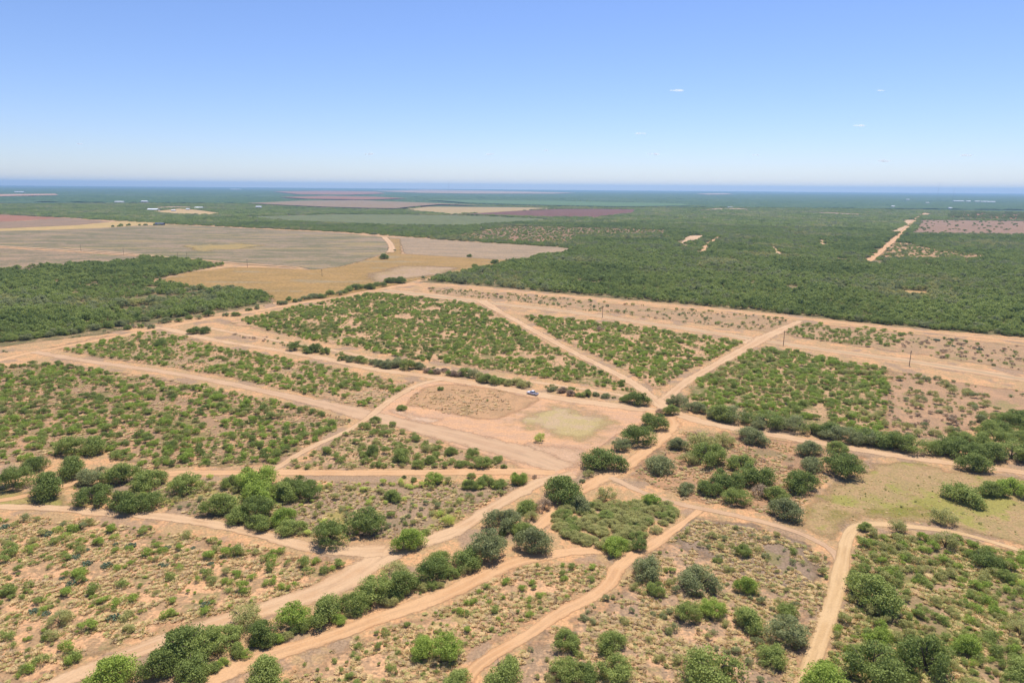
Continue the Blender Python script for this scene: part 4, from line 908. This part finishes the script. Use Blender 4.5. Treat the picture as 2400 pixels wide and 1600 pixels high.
for zi, L_ in rest.items():
    A = np.array([(s[1], s[2], s[3]) for s in L_]); n = len(A); k_ = A[:, 2] / 2.5
    idx = np.array([KL.index(s[4]) * 4 for s in L_]) + rng.integers(0, 4, n)
    masses('brush', SM, np.c_[A[:, :2], np.zeros(n)], np.stack([k_, k_, k_ * rng.uniform(.7, 1.1, n)], 1), rng.uniform(0, 6.28, n), idx, 'countless small shrubs ' + Z[zi][5], 'shrubs')
print('shrubs', len(SP))

# prickly pear
for poly, dens, sz, phrase, nmax in (([(0, 1230), (200, 1240), (560, 1300), (650, 1330), (480, 1440), (330, 1470), (180, 1440), (0, 1440)], 3.0, (.5, 1.25), 'on the sandy ground at the bottom left', 170),
                               ([(2180, 790), (2330, 806), (2330, 828), (2180, 812)], 1.2, (.9, 1.7), 'on the strip near the right edge', 30)):
    P = spread(poly, dens); P = P[clear_of_roads(P, 1.5)]; P = P[clear_of_trees(P)]; P = P[vnoise(P, 12) > .36]; P = P[rng.permutation(len(P))[:nmax]]
    for j, g in enumerate(P):
        r = random.Random(j); o = add('prickly_pear', CACTM[j % 2], None, (*g, 0)); s = r.uniform(*sz); o.scale = (s, s, s * .9); o.rotation_euler = (0, 0, r.uniform(0, 6.28))
        tag(o, 'low dark blue green prickly pear clump ' + phrase, 'cactus', 'prickly pear clumps ' + phrase)

# dry grass tufts
def grass(polys, dens, smin, smax, name, label, mats, ext=0):
    PP = []
    for poly in polys:
        P = spread(poly, dens); P = P[view_margin(P, 20, 1640)]; P = P[clear_of_roads(P, -.4)]; PP.append(P[vnoise(P + 13, 7) * .5 + vnoise(P, 2.6) * .5 > .42])
    P = np.concatenate(PP); n = len(P); s = rng.uniform(smin, smax, n)
    ms = [mesh('tuft', V, F, (m,), fattrs={'tint': np.repeat(T, 1)}) for m in mats for V, F, T in TUFT]
    masses(name, ms, np.c_[P, np.zeros(n)], np.stack([s, s, s * rng.uniform(.6, 1.1, n)], 1), rng.uniform(0, 6.28, n), rng.integers(0, len(ms), n), label, 'grass'); print(name, n)
grass_green = leafmat('green_grass_blade', (.16, .165, .06), (.25, .24, .10), .25)
grass_grey = leafmat('grey_grass_blade', (.20, .155, .095), (.28, .22, .135), .25)
grass([Z[12][0], Z[13][0], Z[14][0]], 170, .4, 1.0, 'dry_grass', 'tufts of dry tan grass on the sandy foreground', [grassm, grass_grey, grassm])
grass([Z[12][0], Z[13][0], Z[14][0]], 70, .35, .85, 'low_weeds', 'low olive weeds between the shrubs of the foreground', [grass_green])
grass([Z[0][0], Z[1][0], Z[2][0], Z[3][0], Z[4][0]], 9, .5, 1.2, 'plot_weeds', 'low olive weeds between the shrubs of the plots', [grass_green])
grass([Z[16][0]], 25, .25, .6, 'meadow_grass', 'short olive grass on the right flat', [grass_green, grassm])
grass([Z[15][0]], 190, .5, 1.2, 'scrub_grass', 'green and tan grass tufts in the scrub at the bottom right', [grassm, grass_green])
grass([Z[11][0], Z[10][0], Z[17][0]], 90, .45, 1.0, 'grass_tufts', 'tufts of greyish grass in the middle distance', [grass_grey, grass_green, grassm])
grass([Z[0][0], Z[1][0], Z[22][0]], 26, .6, 1.2, 'plot_grass', 'brown grass tufts in the left plots and the clearing', [grass_grey, grassm])

# ------------------------------------------------------------------ parked pickup
paint = plain('white_paint', (.72, .74, .80), .3, .02, 1.0, 0, .5); glass = plain('dark_glass', (.02, .025, .035), .08, .05, 1, 0, .6)
tyre = plain('tyre_rubber', (.02, .02, .02), .8); chrome = plain('wheel_rim', (.35, .36, .38), .35, .05, 1, .8); blackp = plain('black_trim', (.025, .025, .03), .5)
lampw = plain('lamp_glass', (.75, .75, .72), .2); lampr = plain('red_lamp', (.35, .02, .02), .3)
g0 = at(1232, 924); g1 = at(1272, 933); hd = math.atan2(*(g0 - g1)[::-1])
tr = bpy.data.objects.new('pickup_truck', None); C.objects.link(tr); gc = at(1248, 924); tr.location = (*gc, .03); tr.rotation_euler = (0, 0, hd)
tag(tr, 'white crew cab pickup parked on the sandy road beside the clearing', 'pickup')
def part(name, B, mat, parent, bev=0):
    m = B.mesh(name, mat); o = add(name, m, parent)
    if bev:
        md = o.modifiers.new('bevel', 'BEVEL'); md.width = bev; md.segments = 2; md.limit_method = 'ANGLE'
    return o
B = Bag(); B.prism([(-2.85, .55), (-2.85, 1.12), (-.95, 1.14), (.95, 1.14), (2.1, 1.08), (2.75, .95), (2.85, .6), (2.55, .45), (-2.6, .45)], -.98, .98); body = part('body', B, paint, tr, .06)
B = Bag(); v = [(-1.0, -.88, 1.12), (1.15, -.88, 1.12), (.45, -.72, 1.82), (-.80, -.72, 1.84)]; v += [(x, -y, z) for x, y, z in v]
B.put(v, [(0, 1, 2, 3), (7, 6, 5, 4), (1, 5, 6, 2), (4, 0, 3, 7), (3, 2, 6, 7), (0, 4, 5, 1)]); part('cab', B, paint, tr, .05)
for sy in (-1, 1):
    for x0, x1 in ((-.88, -.08), (.02, .78)):
        B = Bag(); f = lambda x, t: (x * (1 - .25 * t) if x > .5 else x + .06 * t, sy * ((.885 - .155 * t) + .012), 1.2 + .52 * t)
        q_ = [f(x0, 0), f(x1, 0), f(x1, 1), f(x0, 1)]; B.put(q_ + [(a, b - sy * .03, c_) for a, b, c_ in q_], [(0, 1, 2, 3), (7, 6, 5, 4), (0, 4, 5, 1), (1, 5, 6, 2), (2, 6, 7, 3), (3, 7, 4, 0)]); part('side_window', B, glass, tr)
    B = Bag(); B.box(.95, 1.1, sy * 1.0 - .1, sy * 1.0 + .1, 1.15, 1.32); part('mirror', B, blackp, tr, .02)
    B = Bag(); B.box(2.70, 2.86, sy * .78 - .16, sy * .78 + .16, .72, .9); part('headlight', B, lampw, tr)
    B = Bag(); B.box(-2.875, -2.82, sy * .9 - .07, sy * .9 + .07, .72, 1.05); part('tail_light', B, lampr, tr)
B = Bag(); B.put([(1.09, -.76, 1.2), (1.09, .76, 1.2), (.53, .66, 1.76), (.53, -.66, 1.76), (1.12, -.76, 1.2), (1.12, .76, 1.2), (.56, .66, 1.77), (.56, -.66, 1.77)], [(0, 1, 2, 3), (7, 6, 5, 4), (0, 4, 5, 1), (1, 5, 6, 2), (2, 6, 7, 3), (3, 7, 4, 0)]); part('windscreen', B, glass, tr)
B = Bag(); B.put([(-.97, -.7, 1.25), (-.97, .7, 1.25), (-.84, .64, 1.74), (-.84, -.64, 1.74), (-1.0, -.7, 1.25), (-1.0, .7, 1.25), (-.87, .64, 1.74), (-.87, -.64, 1.74)], [(0, 1, 2, 3), (7, 6, 5, 4), (0, 4, 5, 1), (1, 5, 6, 2), (2, 6, 7, 3), (3, 7, 4, 0)]); part('rear_window', B, glass, tr)
B = Bag(); B.box(-2.75, -1.06, -.82, .82, 1.10, 1.17); part('bed_cover', B, blackp, tr)
B = Bag(); B.box(2.78, 2.95, -.9, .9, .42, .62); part('front_bumper', B, chrome, tr, .03)
B = Bag(); B.box(-2.98, -2.83, -.9, .9, .42, .6); part('rear_bumper', B, chrome, tr, .03)
for x in (-1.75, 1.85):
    for y in (-.86, .86):
        B = Bag(); B.tube([(x, y - .13, .38), (x, y + .13, .38)], [.40, .40], 20); wh = part('wheel', B, tyre, tr, .03)
        B = Bag(); sy = math.copysign(1, y); B.tube([(x, y + sy * .10, .38), (x, y + sy * .145, .38)], [.24, .20], 14); part('rim', B, chrome, wh)

# ------------------------------------------------------------------ power poles
wood_m = plain('pole_wood', (.13, .085, .06), .9); insul = plain('insulator', (.25, .24, .23), .3)
pole_list = [((2131, 857), 8.6, 'wooden power pole nearest the right edge, on the grassy double track'), ((1836, 808), 9.0, 'wooden power pole at the top of the plot right of the crossroads'), ((1412, 744), 9.0, 'wooden power pole above the triangular plot'), ((755, 649), 8.5, 'wooden power pole alone in the straw field'),
             ((190, 589), 9.5, 'leftmost power pole by the pale path across the left field'), ((290, 597), 9.5, 'second power pole from the left by the pale path'), ((417, 609), 9.5, 'left one of the two close power poles above the left wood'), ((439, 610), 9.5, 'right one of the two close power poles above the left wood'), ((580, 627), 9.5, 'power pole at the right end of the pale path across the left field')]
ldir = at(2131, 857) - at(1836, 808); la = math.atan2(ldir[1], ldir[0])
for (px, py), h_, lab in pole_list:
    e = bpy.data.objects.new('power_pole', None); C.objects.link(e); e.location = (*at(px, py), 0); e.rotation_euler = (0, 0, la); tag(e, lab, 'power pole', 'wooden power poles')
    B = Bag(); B.tube([(0, 0, -.1), (0, 0, h_)], [.20, .13], 8); part('pole', B, wood_m, e)
    B = Bag(); B.box(-.07, .07, -1.25, 1.25, h_ - .95, h_ - .8); B.box(-.03, .03, -.5, -.44, h_ - 1.4, h_ - .9); part('crossarm', B, wood_m, e)
    for y in (-1.15, 0, 1.15):
        B = Bag(); z = h_ - .8 if y else h_; B.tube([(0, y, z), (0, y, z + .12), (0, y, z + .24)], [.05, .09, .04], 8); part('insulator', B, insul, e)

# ------------------------------------------------------------------ far buildings
roofw = plain('white_metal_roof', (.80, .80, .80), .45, .04, .3); wallm = plain('farm_wall', (.55, .50, .44), .9, .1, .3); dwall = plain('dark_wall', (.07, .07, .09), .8, .1, .3); doorm = plain('barn_door', (.16, .13, .11), .8)
def barn(px, py, w_, d_, h_, label, roof=roofw, wall=wallm, ang=0.0, z=.3, name='farm_building'):
    e = bpy.data.objects.new(name, None); C.objects.link(e); e.location = (*at(px, py), z); e.rotation_euler = (0, 0, ang); tag(e, label, 'building')
    B = Bag(); hh = h_ * .62; B.prism([(-w_ / 2, 0), (w_ / 2, 0), (w_ / 2, hh), (-w_ / 2, hh)], -d_ / 2, d_ / 2)
    B.put([(-w_ / 2, -d_ / 2, hh), (-w_ / 2, d_ / 2, hh), (-w_ / 2, 0, h_ - .1), (w_ / 2, -d_ / 2, hh), (w_ / 2, d_ / 2, hh), (w_ / 2, 0, h_ - .1)], [(0, 1, 2), (3, 5, 4)]); part('wall', B, wall, e)
    B = Bag(); ov = .6; a, b = w_ / 2 + ov, d_ / 2 + ov
    B.put([(-a, -b, hh - .15), (a, -b, hh - .15), (a, 0, h_), (-a, 0, h_), (a, b, hh - .15), (-a, b, hh - .15), (-a, -b, hh + .1), (a, -b, hh + .1), (a, 0, h_ + .25), (-a, 0, h_ + .25), (a, b, hh + .1), (-a, b, hh + .1)],
          [(0, 3, 2, 1), (3, 5, 4, 2), (6, 7, 8, 9), (9, 8, 10, 11), (0, 1, 7, 6), (5, 11, 10, 4), (1, 2, 8, 7), (2, 4, 10, 8), (0, 6, 9, 3), (3, 9, 11, 5)]); part('roof', B, roof, e)
    for dx in (-.25, .2):
        B = Bag(); B.box(dx * w_ - 1.6, dx * w_ + 1.6, -d_ / 2 - .06, -d_ / 2 - .003, .02, hh * .8); part('door', B, doorm, e)
    return e
barn(360, 494, 36, 26, 7.5, 'large barn with a wide white roof at the left of the ranch')
barn(407, 495, 14, 9, 4.5, 'small white roofed shed right of the large ranch barn')
barn(441, 492, 13, 9, 5, 'pale bluish roofed shed in the middle of the ranch trees')
barn(467, 489, 30, 18, 6, 'white roofed long barn at the right of the ranch', z=.4)
barn(281, 477, 42, 20, 6, 'white roofed building alone in the woods left of the ranch', z=5)
barn(340, 476.5, 30, 18, 7, 'white roofed building alone in the woods above the ranch', z=5)
barn(607, 489, 22, 12, 6, 'white roofed shed in the woods right of the ranch', z=4)
barn(553, 445.5, 170, 80, 12, 'huge white roofed shed just under the horizon left of the centre', z=5)
barn(47, 452.5, 90, 40, 9, 'white roofed building on the far left horizon', z=5)
barn(1475, 446, 140, 60, 12, 'white roofed plant just under the horizon right of the centre', z=5)
barn(1116, 441.5, 120, 60, 14, 'tiny pale building under the horizon right of the far mast', z=5)
for i, (x, y, w_) in enumerate([(2108, 452, 60), (2122, 452.5, 75), (2131, 453, 60), (2147, 453.5, 110)]):
    barn(x, y, w_, 40, 10, ['first from the left', 'second from the left', 'third from the left', 'rightmost'][i] + ' of the four white roofs in a row under the right horizon', z=5)
for i, (x, y, w_) in enumerate([(2240, 474, 45), (2252, 474, 40), (2268, 474.5, 36), (2290, 475, 44), (2306, 475.5, 56), (2322, 476, 60)]):
    barn(x, y, w_, 20, 8, ['leftmost', 'second from the left', 'third from the left', 'fourth from the left', 'fifth from the left', 'rightmost'][i] + ' roof of the pale row of sheds far off at right', z=5)
barn(2128, 470, 30, 16, 7, 'small pale roof in the woods under the four white roofs', z=5)
barn(2173, 478, 22, 14, 6, 'small pale roof in the woods above the straight far track', z=5)
barn(2226, 491, 18, 10, 6, 'small white roof above the corner of the far red field', z=4)
barn(2092, 487, 18, 12, 6, 'small pale roof in the far woods left of the straight track', z=4)
barn(1711, 488, 26, 12, 6, 'dark roofed ranch house on the thin pale strip', plain('grey_roof', (.22, .23, .27), .6), z=1.2)
barn(1866, 452, 60, 30, 9, 'lone pale roof near the horizon right of the centre', z=5)
barn(375, 527.5, 20, 9, 4.8, 'dark low hay barn on the straw strip left of the centre', plain('dark_roof', (.13, .13, .19), .6), dwall, name='hay_barn')
# rows of dark bushes on far field edges
def line_brush(pts, sp, w_, label):
    Pp = ats(pts); L = np.r_[0, np.cumsum(np.linalg.norm(np.diff(Pp, axis=0), axis=1))]; q = np.arange(0, L[-1], sp); q = q[rng.random(len(q)) < .8]
    P = np.stack([np.interp(q, L, Pp[:, 0]), np.interp(q, L, Pp[:, 1])], 1) + rng.normal(size=(len(q), 2)) * w_ * .3; n = len(P); s = w_ / 24 * rng.uniform(.5, 1.3, n)
    masses('tree_line', GRP['d'] + GRP['m'], np.c_[P, np.full(n, .3)], np.stack([s, s, rng.uniform(.5, 1.0, n)], 1), rng.uniform(0, 6.28, n), rng.integers(0, 4, n), label, 'tree line')
line_brush([(268, 532), (300, 529), (340, 528), (372, 528)], 9, 9, 'line of dark bushes on the straw strip left of the hay barn')
line_brush([(860, 496), (930, 499), (1000, 501), (1060, 504), (1140, 507), (1270, 512), (1300, 512)], 12, 12, 'broken tree line along the lower edge of the ploughed field')
line_brush([(1055, 482), (1110, 482)], 14, 14, 'short row of dark trees on the far straw field')
line_brush([(1000, 466), (1200, 469), (1400, 473)], 26, 24, 'dark tree line between the far fields at the centre')
line_brush([(1150, 483), (1230, 483), (1450, 490), (1530, 493)], 60, 14, 'scattered trees on the far crop strip')
line_brush([(2150, 514), (2280, 516), (2480, 518.5)], 10, 12, 'dark tree line between the far red and mauve fields')
line_brush([(2160, 496), (2260, 496.5), (2480, 500)], 14, 14, 'dark tree line above the far red field')
line_brush([(640, 472), (800, 471), (900, 470)], 26, 22, 'dark tree line under the far red strips')
line_brush([(1765, 493), (1900, 496.5), (2040, 500)], 14, 14, 'dark tree line above the thin mauve strip')

# ------------------------------------------------------------------ far masts
steel = plain('mast_steel', (.25, .27, .32), .6)
def mast(px, pyb, top_py, width, label, guys=True):
    b = at(px, pyb); dist = b[1]
    d = RMN @ np.array([(px - 1200) / FP, -(top_py - 800) / FP, -1.0]); h_ = CAM_H + d[2] / math.hypot(d[0], d[1]) * np.linalg.norm(b)
    e = bpy.data.objects.new('radio_mast', None); C.objects.link(e); e.location = (*b, .9); tag(e, label, 'mast')
    B = Bag(); s = width / 2
    cs = [(s, 0), (-s * .5, s * .87), (-s * .5, -s * .87)]
    for x, y in cs: B.tube([(x, y, 0), (x, y, h_)], [width * .14, width * .14], 4)
    n = int(h_ / (width * 3))
    for i in range(n):
        z0, z1 = h_ * i / n, h_ * (i + 1) / n
        for k_ in range(3): B.tube([(*cs[k_], z0), (*cs[(k_ + 1) % 3], z1)], [width * .07] * 2, 3)
    part('lattice', B, steel, e)
    if guys:
        for k_ in range(3):
            a = k_ * 2.094 + .4; B = Bag()
            for f in (.5, .95): B.tube([(0, 0, h_ * f), (h_ * .6 * math.cos(a), h_ * .6 * math.sin(a), 0)], [.06, .06], 3)
            part('guy_wire', B, steel, e)
    return h_
TOP = mast(1052, 460, 425, 2.4, 'tall thin guyed mast rising over the horizon near the centre')
TOP = max(TOP, mast(2196, 469, 428, 1.3, 'faint guyed mast over the horizon at the right, left of the short one'))
TOP = max(TOP, mast(2233, 469, 441, 1.2, 'short faint mast at the far right horizon'))
print('mast top', TOP)

# ------------------------------------------------------------------ small clouds, far above and behind
kc = NT('cloud_vapour'); df = kc.n('BsdfDiffuse'); df.inputs[0].default_value = (.95, .95, .95, 1); tl = kc.n('BsdfTranslucent'); tl.inputs[0].default_value = (.95, .95, .95, 1)
tp = kc.n('BsdfTransparent'); m1 = kc.n('MixShader'); m1.inputs[0].default_value = .6; m2 = kc.n('MixShader'); m2.inputs[0].default_value = .15
kc.l(df.outputs[0], m1.inputs[1]); kc.l(tl.outputs[0], m1.inputs[2]); kc.l(tp.outputs[0], m2.inputs[1]); kc.l(m1.outputs[0], m2.inputs[2]); kc.l(m2.outputs[0], kc.out.inputs[0]); cl = kc.m
for px, py, wpx, lab in [(1588, 213, 36, 'small white wisp of cloud highest in the sky right of the centre'), (2066, 213, 18, 'tiny faint cloud high in the sky at the right'), (2016, 295, 30, 'small white cloud halfway up the sky at the right'), (1500, 314, 30, 'faint flat cloud below the highest wisp'),
                        (1533, 362, 32, 'low faint cloud right of the centre above the horizon'), (1146, 362, 24, 'low faint cloud just left of the centre'), (1282, 353, 16, 'tiny low cloud just right of the centre'), (868, 362, 26, 'low faint cloud left of the centre'),
                        (1770, 364, 18, 'tiny low cloud between the two right ones'), (2264, 365, 28, 'small low cloud near the right edge'), (2072, 378, 30, 'faintest flat cloud low at the right'), (187, 338, 14, 'tiny cloud low at the far left')]:
    d = RMN @ np.array([(px - 1200) / FP, -(py - 800) / FP, -1.0]); d /= np.linalg.norm(d); H_ = 1900.0; t = (H_ - CAM_H) / d[2]; p = d * t; wm = wpx * t / FP
    r = random.Random(px); B = Bag()
    for i in range(9):
        u_ = r.uniform(-.5, .5); rx = wm * r.uniform(.10, .2) * (1.2 - abs(u_)); rz = wm * r.uniform(.035, .075) * (1.3 - 1.6 * abs(u_)); c0 = (u_ * wm * .8, r.uniform(-.1, .1) * wm, r.uniform(0, .05) * wm)
        vs = []; fs = []
        for a_i in range(5):
            for b_i in range(10):
                th_ = math.pi * (a_i + .5) / 5; ph = 2 * math.pi * b_i / 10; vs.append((c0[0] + rx * math.sin(th_) * math.cos(ph), c0[1] + rx * math.sin(th_) * math.sin(ph), c0[2] + rz * math.cos(th_)))
        for a_i in range(4):
            for b_i in range(10): fs.append((a_i * 10 + b_i, a_i * 10 + (b_i + 1) % 10, a_i * 10 + 10 + (b_i + 1) % 10, a_i * 10 + 10 + b_i))
        fs += [tuple(range(10))[::-1], tuple(range(40, 50))]
        B.put(vs, fs)
    o = add('cloud', B.mesh('cloud', cl), None, (p[0], p[1], CAM_H + p[2])); tag(o, lab, 'cloud', 'small fair weather clouds')

# ------------------------------------------------------------------ air
B = Bag(); e_ = G + 600; B.box(-e_, e_, -e_, e_, -1.5, max(TOP, 100) + 8)
hz = bpy.data.materials.new('haze_air'); hz.use_nodes = True; t_ = hz.node_tree; t_.nodes.clear(); oo = t_.nodes.new('ShaderNodeOutputMaterial'); pv = t_.nodes.new('ShaderNodeVolumePrincipled')
pv.inputs['Color'].default_value = (.44, .70, 1.0, 1); pv.inputs['Density'].default_value = 1 / 15500.; pv.inputs['Anisotropy'].default_value = 0.3
t_.links.new(pv.outputs[0], oo.inputs['Volume'])
o = add('haze', B.mesh('haze', hz)); tag(o, 'thin bluish haze in the far air', None, kind='stuff')
o.display_type = 'WIRE'
